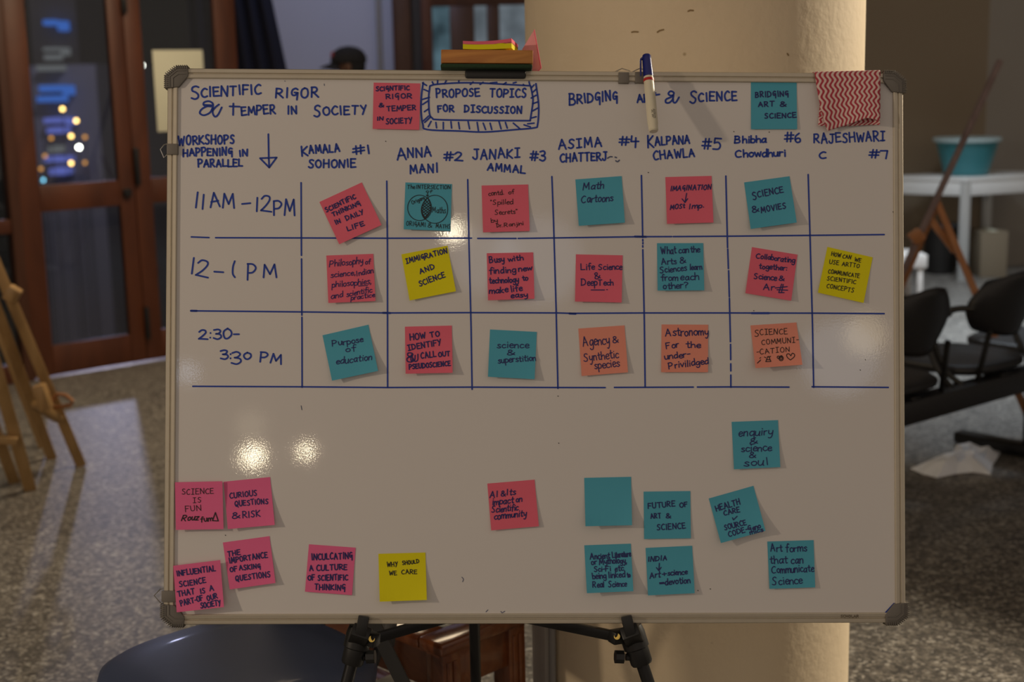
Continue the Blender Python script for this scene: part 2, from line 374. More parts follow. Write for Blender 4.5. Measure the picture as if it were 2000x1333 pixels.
# back walls
YB = 11.3
x0 = at_y(430, 60, YB).x; x1 = at_y(768, 60, YB).x; x2 = at_y(1040, 60, YB).x
def ywall(name, xa, xb, m, label, y=YB, h=3.8, th=.15):
    a = MB(); a.box(((xa + xb) / 2, y + th / 2, h / 2), (xb - xa, th, h)); return meta(a.build(name, m, smooth=0), label, kind='structure')
ywall('wall_back', at_y(470, 60, YB).x, x1, M['bluewall'], 'pale blue back wall behind the person in the cap')
g0, g1 = at_y(735, 60, YB - .03).x, at_y(745, 60, YB - .03).x
a = MB(); a.box(((g0 + g1) / 2, YB - .02, 1.6), (g1 - g0, .04, 3.2)); meta(a.build('trim_1', M['cable'], bevel=.004), 'grey vertical strip on the pale blue wall', kind='structure')
# dark timber window beside the pale blue wall
wn = root('window_2', (x1, YB, 0), 'dark timber window with dim teal panes beside the pillar', kind='structure')
def yb(xa, xb, za, zb_, y0, y1): return MB().box(((xa + xb) / 2, (y0 + y1) / 2, (za + zb_) / 2), (xb - xa, y1 - y0, zb_ - za))
X = lambda px: at_y(px, 60, YB).x
ztop = at_y(900, 12, YB).z
yb(x1, X(803), 0, 3.8, YB - .06, YB + .1).build('window_frame', M['dark'], wn, bevel=.006)
yb(X(803), X(824), 0, 3.8, YB - .0, YB + .1).build('window_jamb', M['darkwall'], wn, bevel=.004)
yb(X(824), X(845), 0, 3.8, YB - .05, YB + .1).build('window_frame', M['door'], wn, bevel=.006)
yb(X(845), X(1100), ztop, 3.8, YB - .05, YB + .1).build('window_head', M['dark'], wn, bevel=.006)
yb(X(845), X(1100), 0, .75, YB - .05, YB + .1).build('window_sill', M['dark'], wn, bevel=.006)
for a_, b_, m in ((879, 927, 'dark'), (951, 976, 'dark')):
    yb(X(a_), X(b_), .75, ztop, YB - .045, YB + .08).build('window_mullion', M[m], wn, bevel=.006)
for a_, b_, m in ((845, 879, 'tealpane'), (927, 951, 'palepane'), (976, 1100, 'palepane')):
    yb(X(a_), X(b_), .75, ztop, YB + .02, YB + .03).build('glass_pane', M[m], wn, smooth=0)
YC = 10.95
xc = at_y(1928, 150, YC).x
a = MB(); a.box(((X(1100) + xc) / 2, YC + .475, 1.9), (xc - X(1100), .95, 3.8)); meta(a.build('wall_right', M['shadewall'], smooth=0), 'plain shaded wall behind the white table', kind='structure')
a = MB(); d = Vector((.95, .30, 0)).normalized(); n_ = Vector((d.y, -d.x, 0)); p = Vector((xc, YC, 0))
a.hexa([p, p + d * 3, p + d * 3 - n_ * .15, p - n_ * .15] + [q + Vector((0, 0, 3.8)) for q in (p, p + d * 3, p + d * 3 - n_ * .15, p - n_ * .15)])
meta(a.build('wall_corner', M['greywall'], smooth=0), 'grey wall next to the shaded wall', kind='structure')
a = MB(); a.box(((X(1100) + xc) / 2, YC - .01, .06), (xc - X(1100), .02, .12)); meta(a.build('baseboard_right', M['darkwall'], bevel=.003), 'dark skirting along the shaded wall', kind='structure')
# curtain in the dark opening between doors and pale wall
cy = 10.2
def curt(u, v):
    xa = at_y(440, 60, cy).x - .25; zt = 3.3
    z = .03 + (zt - .03) * v
    xr = at_y(530, 0, cy).x + (at_y(530, 0, cy).z - z) * .165
    x = xa + (xr - xa) * u
    return Vector((x, cy + .03 * math.sin(u * 40), z))
meta(MB().grid(curt, 60, 12).build('curtain', M['curtain'], solid=.006, smooth=60, recalc=False), 'dark navy curtain hanging beside the pale blue wall', 'curtain')

# pillar
def hz(px, py, y): return at_y(px, py, y)
pD = 3.12
pc = at_y((1017 + 1682) / 2, 60, pD); lx = at_y(1017, 60, pD).x; rx = at_y(1682, 60, pD).x
pR = (rx - lx) / 2 * .985
PC = Vector((pc.x + .004, pD, 0))
MB().lathe([(pR * .985, 0), (pR * .985, .4), (pR, 1.5), (pR, 3.8)], Matrix.Translation(PC), 96).build('pillar', M['plaster'], loc=PC)
meta(bpy.data.objects['pillar'], 'thick round cream plastered pillar behind the whiteboard', kind='structure')
# conduit and cable on the pillar's flank
cr_ = root('cable_conduit', PC + Vector((-pR, 0, 0)), 'white cable conduit running down the flank of the cream pillar', 'conduit')
def pil(a, z, off=0): return PC + Vector((-(pR + off) * math.cos(a), -(pR + off) * math.sin(a), z))
a = MB(); n = 8
for i in range(n):
    a0, a1 = R(-8 + 30 * i / n), R(-8 + 30 * (i + 1) / n)
    a.hexa([pil(a0, 0), pil(a1, 0), pil(a1, 0, .012), pil(a0, 0, .012), pil(a0, .8), pil(a1, .8), pil(a1, .8, .012), pil(a0, .8, .012)])
a.build('conduit_cover', M['conduit'], cr_)
MB().tube([pil(R(25.5 + 2.5 * t), .8 * t, .008) for t in [0, .25, .5, .75, 1]], .008, 8).build('cable', M['cable'], cr_)

# notice taped on the second door leaf
sA, zA = on_wall(298, 98, .01); sB, zB = on_wall(396, 98, .01); zC = on_wall(304, 258, .01)[1]
a = MB(); wbox(a, sA, sB, zC, zA, .0045, .0065); meta(a.build('notice', M['paper'], bevel=.0005), 'cream paper notice taped to the glass of the timber door', 'notice')

# ------------------------------------------------------------------ night city beyond the doors
a = MB(); a.box((-9, 55, -9.3), (90, 80, .1)); meta(a.build('ground_outside', M['asphalt'], smooth=0), 'dark ground outside the glazed doors', kind='structure')
YF = 40
bl = root('office_building', at_y(120, 360, YF + .5) * Vector((1, 1, 0)) if False else (at_y(120, 300, YF).x, YF, -9.2), 'grey office block with blue lit windows seen through the door glass', 'building')
pA, pB = at_y(58, 128, YF + .6), at_y(186, 128, YF + .6)
a = MB(); a.box(((pA.x + pB.x) / 2, YF + 4.5, (pA.z - 9.2) / 2), (pB.x - pA.x, 7.8, pA.z + 9.2)); a.build('facade', M['facade'], bl)
def winbox(x0, y0, x1, y1, m, par, Y=YF):
    p, q = at_y(x0, y0, Y), at_y(x1, y1, Y); MB().box(((p.x + q.x) / 2, Y + .3, (p.z + q.z) / 2), (abs(q.x - p.x), .9, abs(p.z - q.z))).build('lit_window', M[m], par, smooth=0)
for q in ((79, 167, 121, 179, 'bluewin'), (124, 167, 135, 186, 'bluewin'), (75, 188, 121, 199, 'bluewin'), (88, 231, 126, 240, 'violetwin'), (130, 231, 139, 244, 'violetwin'),
          (94, 250, 126, 260, 'violetwin'), (96, 286, 117, 298, 'palewin'), (89, 307, 134, 316, 'violetwin'), (99, 329, 132, 341, 'violetwin'), (74, 128, 117, 138, 'palewin')): winbox(*q, bl)
YT = 70
tw = root('tower_block', (at_y(105, 100, YT).x, YT, -9.2), 'dark tower with a few blue windows rising behind the office block', 'building')
pA, pB = at_y(50, -40, YT + .6), at_y(142, -40, YT + .6)
a = MB(); a.box(((pA.x + pB.x) / 2, YT + 5.5, (pA.z - 9.2) / 2), (pB.x - pA.x, 9.6, pA.z + 9.2)); a.build('facade', M['facade'], tw)
for q in ((85, 39, 108, 49, 'bluewin'), (113, 41, 128, 60, 'bluewin'), (85, 93, 115, 99, 'palewin'), (87, 107, 115, 117, 'palewin'), (119, 93, 130, 108, 'palewin')): winbox(*q, tw, YT)
for i, (px, py, m, lab) in enumerate((
        (122, 213, 'amber', 'amber street lamp glowing highest in front of the office block'), (149, 236, 'amber', 'amber street lamp just above the lowest cluster beyond the door'),
        (139, 266, 'amber', 'large amber street lamp between two violet windows'), (166, 268, 'dim', 'dim orange lamp at the edge of the office block'),
        (100, 270, 'dim', 'small dim orange lamp below the violet windows'), (154, 288, 'whitelamp', 'white-hot street lamp, brightest beyond the door'),
        (139, 319, 'amber', 'broad amber lamp just above the lowest blue windows'), (166, 318, 'dim', 'faint orange lamp low beside the broad amber lamp'),
        (88, 305, 'dim', 'faint orange lamp at the near edge of the lit windows'), (80, 330, 'dim', 'lowest faint orange lamp beyond the door glass'),
        (84, 352, 'cyanlamp', 'pale cyan lamp just above the door rail'), (277, 128, 'whitelamp', 'white street lamp seen through the second door leaf beside the notice'))):
    p = at_y(px, py, 33 + .35 * i); r = root('street_lamp', (p.x, p.y, -9.2), lab, 'lamp', 'street lamps beyond the doors')
    MB().tube([(p.x, p.y, -9.2), (p.x, p.y, p.z - .04)], .012, 6).build('lamp_post', M['dgrey'], r)
    MB().sphere(p, .045 if m != 'whitelamp' or px > 200 else .05).build('lamp_globe', M[m], r)
point('facade_fill_light', (-9.5, 33, 5), .3, 1100, (.8, .75, 1))  # added light without a lamp, keeps the office facade from going black

# ================================================================== the whiteboard
wbd = root('whiteboard', None, 'large framed whiteboard covered in sticky notes and a blue timetable', 'whiteboard', mw=BM)
fw = .0168; SY = .003
hx, hz_ = BW / 2, BH / 2
a = MB(); a.hexa([bw(-hx + .008, SY, -hz_ + .008), bw(hx - .008, SY, -hz_ + .008), bw(hx - .008, .016, -hz_ + .008), bw(-hx + .008, .016, -hz_ + .008),
                  bw(-hx + .008, SY, hz_ - .008), bw(hx - .008, SY, hz_ - .008), bw(hx - .008, .016, hz_ - .008), bw(-hx + .008, .016, hz_ - .008)])
a.build('writing_surface', M['board'], wbd, smooth=0)
PROF = [(0, .020), (0, .0015), (.0012, 0), (.0068, -.0004), (.0076, .0006), (.0080, .0018), (.0090, .0018), (.0094, .0006), (.0102, -.0006), (.0152, -.0012), (.0164, -.0006), (.0168, .0032), (.0168, .020)]
def rail(fn, ln, name='frame_rail'):
    a = MB(); out = [fn(w, y, -ln / 2) for w, y in PROF]; a.prism(out, fn(0, 0, ln / 2) - fn(0, 0, -ln / 2)); return a.build(name, M['alu'], wbd, smooth=25)
rt = rail(lambda w, y, t: bw(t, y, hz_ - w), BW - .06)
rb_ = rail(lambda w, y, t: bw(t, y, -hz_ + w), BW - .06)
rl = rail(lambda w, y, t: bw(-hx + w, y, t), BH - .06)
rr_ = rail(lambda w, y, t: bw(hx - w, y, t), BH - .06)
CAPO = [(-.0028, -.034), (-.0028, -.0114), (.0133, .002), (.0335, .0025), (.0344, -.013), (.019, -.0315)]
for sx_, sz in ((-1, 1), (1, 1), (-1, -1), (1, -1)):
    def cp(x, z, y): return bw(sx_ * (hx - x), y, sz * (hz_ + z))
    a = MB(); a.prism([cp(x, z, -.0035) for x, z in CAPO], bw(0, .026, 0) - bw(0, 0, 0))
    c = a.build('corner_cap', M['grey'], wbd, bevel=.0012)
    t = MB()
    edge = [(-.0028, -.034), (-.0028, -.0114), (.0133, .002), (.0335, .0025)]
    for (xa, za), (xb, zb2) in zip(edge, edge[1:]):
        n = int(math.hypot(xb - xa, zb2 - za) / .0032)
        nx, nz = -(zb2 - za), (xb - xa); q = math.hypot(nx, nz); nx, nz = nx / q, nz / q
        for i in range(n):
            f = (i + .5) / n; x, z = xa + (xb - xa) * f, za + (zb2 - za) * f
            t.tube([cp(x - nx * .004, z - nz * .004, -.0045), cp(x + nx * .0016, z + nz * .0016, -.004), cp(x + nx * .0016, z + nz * .0016, .02)], .0009, 6)
    t.build('grip_ribs', M['grey'], c)
    t = MB()
    for off in (.007, .0125):
        pl = [(-.0028 + off, -.032), (-.0028 + off, -.0125 - off * .35), (.0133 + off * .4, .002 - off), (.031, .0025 - off)]
        t.tube([cp(x, z, -.0037) for x, z in pl], .0009, 6)
    t.build('raised_line', M['grey'], c)
def clip(px0, py0, px1, py1, loop):
    p, q = BL(px0, py0, -.004), BL(px1, py1, -.004); y0, y1 = -.004, .024
    a = MB(); a.hexa([bw(p.x, y0, q.z), bw(q.x, y0, q.z), bw(q.x, y1, q.z), bw(p.x, y1, q.z), bw(p.x, y0, p.z), bw(q.x, y0, p.z), bw(q.x, y1, p.z), bw(p.x, y1, p.z)])
    c = a.build('hanger_clip', M['clipgrey'], wbd, bevel=.0012)
    MB().tube([BP(x, y, .006) for x, y in loop], .0009, 6).build('wire_loop', M['steel'], c)
clip(325.5, 280.5, 347, 302, [(326, 281), (320, 283), (313, 292), (320, 308), (326, 302)])
clip(315, 1155, 345, 1177, [(318, 1151), (314, 1151), (301, 1164), (314, 1179), (344, 1177)])
clip(1208, 141, 1229, 162.5, [(1207, 139), (1202, 140), (1215, 134), (1231, 139), (1229, 141)])
clip(1240.5, 140, 1263, 162, [(1240, 139), (1236, 140), (1249, 134), (1272, 139), (1263, 141)])

# ------------------------------------------------------------------ handwriting: a single-stroke hand
G = {
'A': (7, '0,0 3.2,10 7,0;1,3.6 6,4'), 'B': (6, '.3,10 0,0;~0,10 3.6,9.8 4.8,7.8 3.2,5.7 .2,5.2;~.2,5.2 4.2,5.2 5.8,2.8 4,.5 0,0'), 'C': (6, '~6,8.8 3.8,10 1,7.6 0,4.4 1.4,.8 3.6,0 6.3,1'),
'D': (7, '.2,10 0,0;~-.4,10 3.8,9.5 6.6,6 5.2,1.6 -.2,0'), 'E': (5.6, '5.5,9.8 0,10 0,0 5.8,.2;0,5.2 4.6,5.4'), 'F': (5.4, '5.6,9.8 0,10 0,0;0,5.2 4.4,5.4'),
'G': (6, '~5.6,9 3.6,10 1,8.4 .4,5 1.4,2.6 3.6,2.6 5,4.4;3,5.4 5.6,5.4 5.4,-2.4'), 'H': (6.6, '0,0 .2,10;6.4,10 6.4,0;.2,5 6.4,5.2'), 'I': (1.6, '.8,10 .8,0'), 'Î': (5, '.2,10 5,10;2.6,10 2.4,0;0,0 5,.2'),
'J': (6, '1.6,10 6.2,10;~4.4,10 4.3,2.2 2.8,0 .6,.8 0,2'), 'K': (6, '.2,10 0,0;6,9.6 .2,4.6 6.4,0'), 'L': (5, '.2,10 0,.2 5.4,.2'), 'M': (8, '0,0 .9,10 4,2.6 7,10 8,0'), 'N': (6.6, '0,0 .3,10 6,0 6.6,10'),
'O': (6.6, '~3.6,10 1,8.4 0,5 1,1.2 3.4,0 5.8,1.6 6.6,5 5.6,8.8 3.2,9.9'), 'P': (5.8, '.2,10 0,0;~-.2,10 3.8,9.9 5.8,7.6 3.8,5 .2,4.4'), 'Q': (6.8, '~3.6,10 1,8.4 0,5 1,1.2 3.4,0 5.8,1.6 6.6,5 5.6,8.8 3.2,9.9;3.2,3.2 6.6,-2'),
'R': (6.2, '.2,10 0,0;~-.2,10 3.8,9.9 5.4,7.6 3.6,5.2 .2,4.8;1.6,4.9 6.2,0'), 'S': (5.6, '~5.6,9 3.8,10 1.4,9 1.2,6.8 3.2,5.2 5,3.4 4.6,1 2.4,0 0,1'), 'T': (6.6, '0,9.8 6.8,10;3.4,9.9 3.2,0'),
'U': (6.2, '~0,10 .1,3.2 1.2,.6 3.2,0 5.2,1.2 6,4 6.2,10'), 'V': (6.2, '0,10 3,0 6.4,10'), 'W': (8.6, '0,10 2,0 4.4,7.4 6.6,0 8.8,10'), 'X': (6, '0,10 6,0;6,10 0,0'), 'Y': (6, '0,10 3,5.2;6.2,10 2,-1.2'), 'Z': (6, '0,10 6,10 0,0 6,0'),
'a': (5, '~4.6,5 2.4,6 .3,3.6 .7,.7 2.4,.2 4.2,2.6 4.7,5.8;~4.7,5.8 4.5,1 5.3,0'), 'b': (4.6, '0,10.4 0,0;~0,4 2,5.8 4.4,4.2 4,.8 2,0 0,1'), 'c': (4.4, '~4.6,5 2.4,6 .3,4 .5,1.2 2.3,0 4.7,1'),
'd': (5, '~4.6,5 2.4,6 .3,3.6 .7,.6 2.4,.2 4.4,2.4;4.8,10.4 4.7,0'), 'e': (4.4, '~.4,3 4.3,3.6 3.9,5.6 2.1,6 .3,3.8 .7,.9 2.5,0 4.7,1'), 'f': (4, '~4.6,9.6 3.2,10.4 2,8.4 1.8,-.6;0,5.8 4,6'),
'g': (4.8, '~4.6,5.2 2.4,6 .3,3.9 .8,1 2.6,.7 4.5,3;~4.7,6 4.7,-1 3.7,-3.8 1.6,-3.8 .2,-2.4'), 'h': (4.6, '0,10.4 0,0;~0,3.4 2,5.8 4,5 4.4,0'), 'i': (1.4, '.7,6 .7,0;.7,8.9 .8,8.4'), 'j': (2.4, '~2,6 1.9,-2 .3,-3.6;2,8.9 2.1,8.4'),
'k': (4.6, '0,10.4 0,0;4.2,6 .2,2.6 4.6,0'), 'l': (1.6, '.8,10.4 .8,0'), 'm': (7.2, '0,6 0,0;~0,3.4 1.7,5.9 3.2,5 3.5,0;~3.5,3.4 5.2,5.9 6.8,5 7.1,0'), 'n': (4.6, '0,6 0,0;~0,3.4 2,5.9 4,5 4.4,0'),
'o': (4.6, '~2.4,6 .5,4.8 .1,2.4 1.2,.2 3.2,.3 4.5,2.6 4,5.2 2,6'), 'p': (4.6, '0,6 -.1,-4.4;~0,4.2 2,6 4.4,4.2 4,.9 2,.1 0,1.2'), 'q': (4.8, '~4.6,5 2.4,6 .3,3.6 .7,.6 2.4,.2 4.4,2.4;4.7,6 4.7,-4.4 6,-3'), 'r': (3.6, '0,6 .1,0;~.1,3.4 1.4,5.6 3.6,5.8'),
's': (4, '~4,5.2 2.3,6 .6,4.8 2.2,3.2 4,1.6 2.4,0 0,.8'), 't': (4, '~1.9,9.4 1.8,1.8 2.6,.1 4,.7;0,6.2 4,6.4'), 'u': (4.8, '~0,6 .1,1.6 1.6,0 3.6,1.4 4.4,6;~4.4,6 4.3,1 5,0'), 'v': (4.4, '0,6 2.2,.2 4.6,6'), 'w': (6.4, '0,6 1.5,.2 3.2,5 4.9,.2 6.6,6'), 'x': (4.4, '0,6 4.4,0;4.4,6 0,0'),
'y': (4.4, '~0,6 .4,2.6 2,1.4 4.2,3;~4.5,6 4.2,-1 2.6,-4 .6,-3.4'), 'z': (4.4, '0,6 4.4,6 0,0 4.4,0'),
'0': (5.6, '~2.8,10 .6,7.6 .1,4 1.4,.4 3.4,.4 5.4,4 5,8 2.6,10'), '1': (1.8, '.8,10 1,0'), '2': (6, '~.2,8 2,10 4.6,9.6 5,7.2 2.8,3.6 0,.4;0,.4 6.4,0'), '3': (5.4, '~.2,9.2 3,10 4.8,8.4 3.6,6 1.8,5.4;~1.8,5.4 4.6,4.6 5.2,2.2 3,0 0,1'), '4': (6, '1,10 .4,4 6,4.4;4,8 3.6,-2'),
'5': (5.4, '5.4,10 1,10 .6,5.8;~.6,5.8 3.6,6.4 5.2,3.6 4,.6 0,.2'), '6': (5, '~3.6,10 .8,7 .2,2.6 2,0 4.4,1.2 4.6,3.8 2.4,4.8 .4,3'), '7': (5, '0,10 5.2,10 4,-.6'), '#': (7.4, '2.6,10 2,0;5.4,10 4.8,0;.2,6.8 7.6,7.2;0,3 7.2,3.4'),
'&': (6.6, '~6.6,4.4 4.6,1 2,0 .3,1.8 1.4,4.6 4.2,7 4.2,9.2 2.6,10 1.4,8.6 2.2,6 6.6,0'), '.': (1, '.3,.6 .7,.2'), ',': (1.2, '.8,.8 .2,-1.8'), ':': (1.4, '.6,6.4 .8,6;.5,1.4 .7,1'), '-': (4, '.2,4.6 4,4.8'), '+': (4.6, '0,3.6 4.6,3.8;2.3,6.2 2.2,1'), '=': (5, '0,6.4 5,6.6;0,2.6 5,2.8'),
"'": (1, '.5,10 .5,8'), '"': (2.6, '.4,10 .4,8;2,10 2,8'), '?': (4.6, '~0,8.4 2,10 4.6,8.6 4,6.4 2.2,4.6 2,2.8;2,.6 2.2,.2'), '(': (2, '~2,10.5 .4,7 .4,3 1.8,-.5'),
}
class V2(Vector): pass
def text(txt, x0, y0, x1, y1, h, first=1.0, slant=0.0, jit=1.0):
    rnd = random.Random(hash(txt + str(int(x0))) & 0 | (len(txt) * 977 + int(x0) * 31 + int(y0)))
    gap = [0.0]; pos = []; cur = 0
    for i, ch in enumerate(txt):
        if ch == ' ': cur += 3.6; continue
        w = G[ch][0] * (first if i == 0 else 1); pos.append((i, ch, cur)); cur += w + (2.9 if ch.isupper() else 1.5)
    nat = cur - 2.2
    dx, dy = x1 - x0, y1 - y0; ln = math.hypot(dx, dy); ex, ey = dx / ln, dy / ln; ux, uy = ey, -ex
    sx_ = ln / max(nat, 1); sy = h / 10; out = []
    for i, ch, cx in pos:
        k = first if i == 0 else 1
        kx = k * (1 + rnd.uniform(-.06, .06) * jit); ky = k * (1 + rnd.uniform(-.09, .07) * jit); rot = rnd.uniform(-.06, .06) * jit; oy = rnd.uniform(-.5, .5) * jit - (2.2 if k > 1 else 0)
        for st in G[ch][1].split(';'):
            sm = st[0] == '~'; pts = []
            for q in st.lstrip('~').split(' '):
                a_, b_ = map(float, q.split(','))
                a_ += rnd.uniform(-.18, .18) * jit; b_ += rnd.uniform(-.18, .18) * jit
                a_, b_ = a_ * kx + (b_ - 5) * (slant + rot), b_ * ky - a_ * rot + oy
                X_, Y_ = (cx + a_) * sx_, b_ * sy
                pts.append(Vector((x0 + ex * X_ + ux * Y_, y0 + ey * X_ + uy * Y_)))
            out.append(catmull(pts, 4) if sm else pts)
    return out
def ribbon(mb, pts, w, fn):
    p = [pts[0]]
    for q in pts[1:]:
        if (q - p[-1]).length > .15: p.append(q)
    if len(p) < 2: p = [pts[0], pts[0] + Vector((.6, .3))]
    # round sharp joints: split into runs joined by overlapping caps
    runs = [[p[0]]]
    for i in range(1, len(p)):
        runs[-1].append(p[i])
        if i < len(p) - 1:
            a, b = (p[i] - p[i - 1]).normalized(), (p[i + 1] - p[i]).normalized()
            if a.dot(b) < .45: runs.append([p[i]])
    for q in runs:
        n = len(q); h = w / 2; L, Rr = [], []
        for i in range(n):
            a = (q[i] - q[i - 1]) if i else (q[1] - q[0]); b = (q[i + 1] - q[i]) if i < n - 1 else (q[-1] - q[-2])
            a, b = a.normalized(), b.normalized(); t = (a + b).normalized(); nn = Vector((-t.y, t.x)); k = h / max(.55, nn.dot(Vector((-a.y, a.x))))
            L.append(q[i] + nn * k); Rr.append(q[i] - nn * k)
        t0 = (q[1] - q[0]).normalized(); t1 = (q[-1] - q[-2]).normalized(); n0 = Vector((-t0.y, t0.x)); n1 = Vector((-t1.y, t1.x))
        c0 = [q[0] + (n0 * math.cos(g) - t0 * math.sin(g)) * h for g in (.7, 1.57, 2.44)]
        c1 = [q[-1] + (n1 * math.cos(g) + t1 * math.sin(g)) * h for g in (.7, 1.57, 2.44)]
        vs = L + Rr + c0 + c1; N = n
        fs = [(i, i + 1, N + i + 1, N + i) for i in range(n - 1)] + [(0, N, 2 * N + 2, 2 * N + 1, 2 * N), (N - 1, 2 * N + 3, 2 * N + 4, 2 * N + 5, 2 * N - 1)]
        mb.add([fn(v.x, v.y) for v in vs], fs)
CR = {'a': (300, 60, 3.5714), 'b': (700, 60, 3.5714), 'c': (1060, 60, 4.4425), 'd': (1400, 60, 4.4425), 'A': (320, 330, 4.4444), 'B': (740, 330, 4.597), 'C': (1070, 330, 4.597), 'D': (1400, 330, 4.597),
      'A2': (320, 590, 4.4444), 'B2': (740, 590, 4.597), 'C2': (1070, 590, 4.597), 'D2': (1400, 590, 3.8077), 'E': (290, 910, 3.9216), 'F': (560, 910, 3.921), 'G': (900, 910, 3.9216), 'H': (1230, 910, 3.9205), 'S': (1600, 1120, 10.526), 'P': (0, 0, 1)}
def strokes(cr, items):
    ox, oy, sc = CR[cr]; out = []
    for it in items:
        if isinstance(it[0], str) and it[0] not in ('~', '/'):
            for st in text(*it): out.append([Vector((ox + p.x / sc, oy + p.y / sc)) for p in st])
        else:
            pts = [Vector(q) for q in it[1:]]
            if it[0] == '~': pts = catmull(pts, 5)
            out.append([Vector((ox + p.x / sc, oy + p.y / sc)) for p in pts])
    return out
def board_ink(cr, items, w=4.0, m='ink', name='drawn_mark', y=SY - .0005):
    words = [it for it in items if it[0] not in ('~', '/')]; marks = [it for it in items if it[0] in ('~', '/')]
    for grp, nm in [([q], 'handwritten_word') for q in words] + ([(marks, name)] if marks else []):
        mb = MB()
        for st in strokes(cr, grp): ribbon(mb, st, w * .84, lambda px, py: BP(px, py, y))
        mb.build(nm, M[m], wbd, smooth=0, recalc=False)

board_ink('a', [('SCIENTIFIC', 262, 466, 750, 440, 66, 1.45), ('RIGOR', 855, 466, 1155, 465, 66)], 4.3)
board_ink('a', [('~', (385, 522), (350, 520), (352, 500), (385, 492), (412, 508), (402, 528), (372, 528), (335, 548), (322, 575), (350, 590), (392, 572), (412, 535), (415, 515)), ('~', (415, 540), (412, 575), (428, 600), (450, 585), (475, 535)), ('~', (410, 560), (430, 535), (455, 515)),
                ('/', (355, 518), (400, 520)), ('/', (530, 528), (600, 530)), ('/', (556, 508), (554, 588)), ('EMPER', 614, 588, 852, 578, 60), ('IN', 938, 582, 1003, 578, 52), ('SOCIETY', 1118, 590, 1488, 578, 58, 1.3)], 4.2)
board_ink('b', [('PROPOSE', 545, 468, 848, 455, 56), ('TOPÎCS', 918, 462, 1172, 468, 58), ('FOR', 556, 568, 668, 562, 46), ('DÎSCUSSÎON', 740, 570, 1140, 578, 48)], 4.0)
board_ink('b', [('~', (500, 385), (545, 374), (700, 364), (850, 365), (1000, 373), (1195, 384)), ('~', (1200, 384), (1212, 440), (1217, 500), (1198, 626)), ('~', (1198, 628), (850, 626), (560, 621), (515, 610), (495, 575), (490, 470), (498, 388)),
                ('~', (452, 362), (440, 450), (437, 560), (450, 655), (480, 690), (700, 700), (880, 707), (1100, 690), (1225, 678), (1250, 655), (1257, 520), (1238, 370))], 4.0, name='drawn_border')
tk = [(507, 632, 487, 670), (540, 640, 545, 678), (592, 640, 592, 685), (645, 635, 650, 680), (698, 640, 705, 685), (765, 635, 775, 685), (828, 640, 837, 698), (870, 645, 887, 690), (918, 645, 930, 690), (980, 632, 995, 685), (1025, 640, 1038, 680), (1080, 645, 1125, 683), (1155, 657, 1200, 672), (1180, 650, 1225, 645),
      (447, 365, 475, 382), (457, 410, 492, 425), (445, 480, 495, 465), (447, 515, 485, 490), (460, 565, 490, 545), (452, 630, 490, 595), (462, 640, 505, 600), (1205, 400, 1225, 378), (1215, 430, 1240, 408), (1205, 470, 1240, 450), (1215, 510, 1250, 497), (1215, 560, 1250, 540), (1205, 610, 1240, 600),
      (515, 357, 522, 372), (552, 348, 552, 370), (612, 350, 600, 372), (700, 350, 700, 365), (780, 375, 800, 358), (848, 375, 870, 360), (920, 365, 965, 360), (1010, 375, 1030, 362), (1080, 365, 1100, 360), (1150, 375, 1155, 380), (1190, 357, 1195, 378)]
board_ink('b', [('/', (p[0], p[1]), (p[2], p[3])) for p in tk], 3.6, name='drawn_border')
board_ink('c', [('BRIDGING', 232, 632, 655, 606, 82, 1.25), ('ART', 822, 620, 985, 610, 66), ('/', (975, 558), (1012, 553)), ('~', (1135, 560), (1105, 562), (1090, 545), (1110, 525), (1138, 540), (1120, 572), (1072, 595), (1068, 622), (1095, 626), (1125, 600), (1135, 565)), ('~', (1130, 590), (1135, 620), (1155, 622), (1183, 578)), ('SCIENCE', 1278, 612, 1688, 606, 76, 1.35)], 4.2)
board_ink('a', [('WORKSHOPS', 174, 798, 566, 785, 62), ('HAPPENING', 207, 876, 553, 870, 52), ('IN', 600, 876, 658, 872, 42), ('PARALLEL', 312, 952, 620, 946, 50)], 4.2)
board_ink('a', [('/', (800, 722), (803, 890)), ('/', (742, 890), (858, 885), (806, 955), (742, 890)), ('/', (803, 890), (806, 955))], 4.0, name='drawn_arrow')
board_ink('a', [('KAMALA', 1034, 862, 1300, 845, 54, 1.35), ('#1', 1392, 868, 1502, 856, 62), ('SOHONIE', 1082, 955, 1412, 952, 56)], 4.2)
board_ink('b', [('ANNA', 272, 892, 508, 875, 64, 1.35), ('#2', 596, 905, 718, 905, 62), ('MANI', 362, 998, 558, 986, 60)], 4.1)
board_ink('b', [('JANAKÎ', 800, 895, 1128, 885, 66), ('#3', 1196, 905, 1298, 912, 66), ('AMMAL', 902, 976, 1162, 996, 52)], 4.1)
board_ink('b', [('ASÎMA', 1400, 826, 1702, 806, 62), ('#4', 1818, 800, 1948, 802, 62), ('CHATTERJ', 1410, 916, 1735, 902, 54)], 4.1)
board_ink('b', [('~', (1738, 890), (1755, 880), (1770, 880)), ('/', (1790, 882), (1800, 886)), ('~', (1795, 908), (1808, 914), (1820, 904))], 3.2, 'smudge', 'smudged_letter')
board_ink('c', [('KALPANA', 914, 1000, 1278, 976, 72, 1.4), ('#5', 1382, 1022, 1532, 1028, 92), ('CHAWLA', 964, 1120, 1322, 1092, 72)], 4.0)
board_ink('d', [('Bhibha', 157, 975, 425, 970, 58), ('#6', 588, 966, 720, 968, 76), ('Chowdhuri', 162, 1100, 592, 1088, 62)], 3.9)
board_ink('d', [('RAJESHWARÎ', 846, 976, 1462, 956, 82), ('C', 893, 1107, 954, 1104, 58), ('#7', 1322, 1104, 1470, 1108, 66)], 3.9)
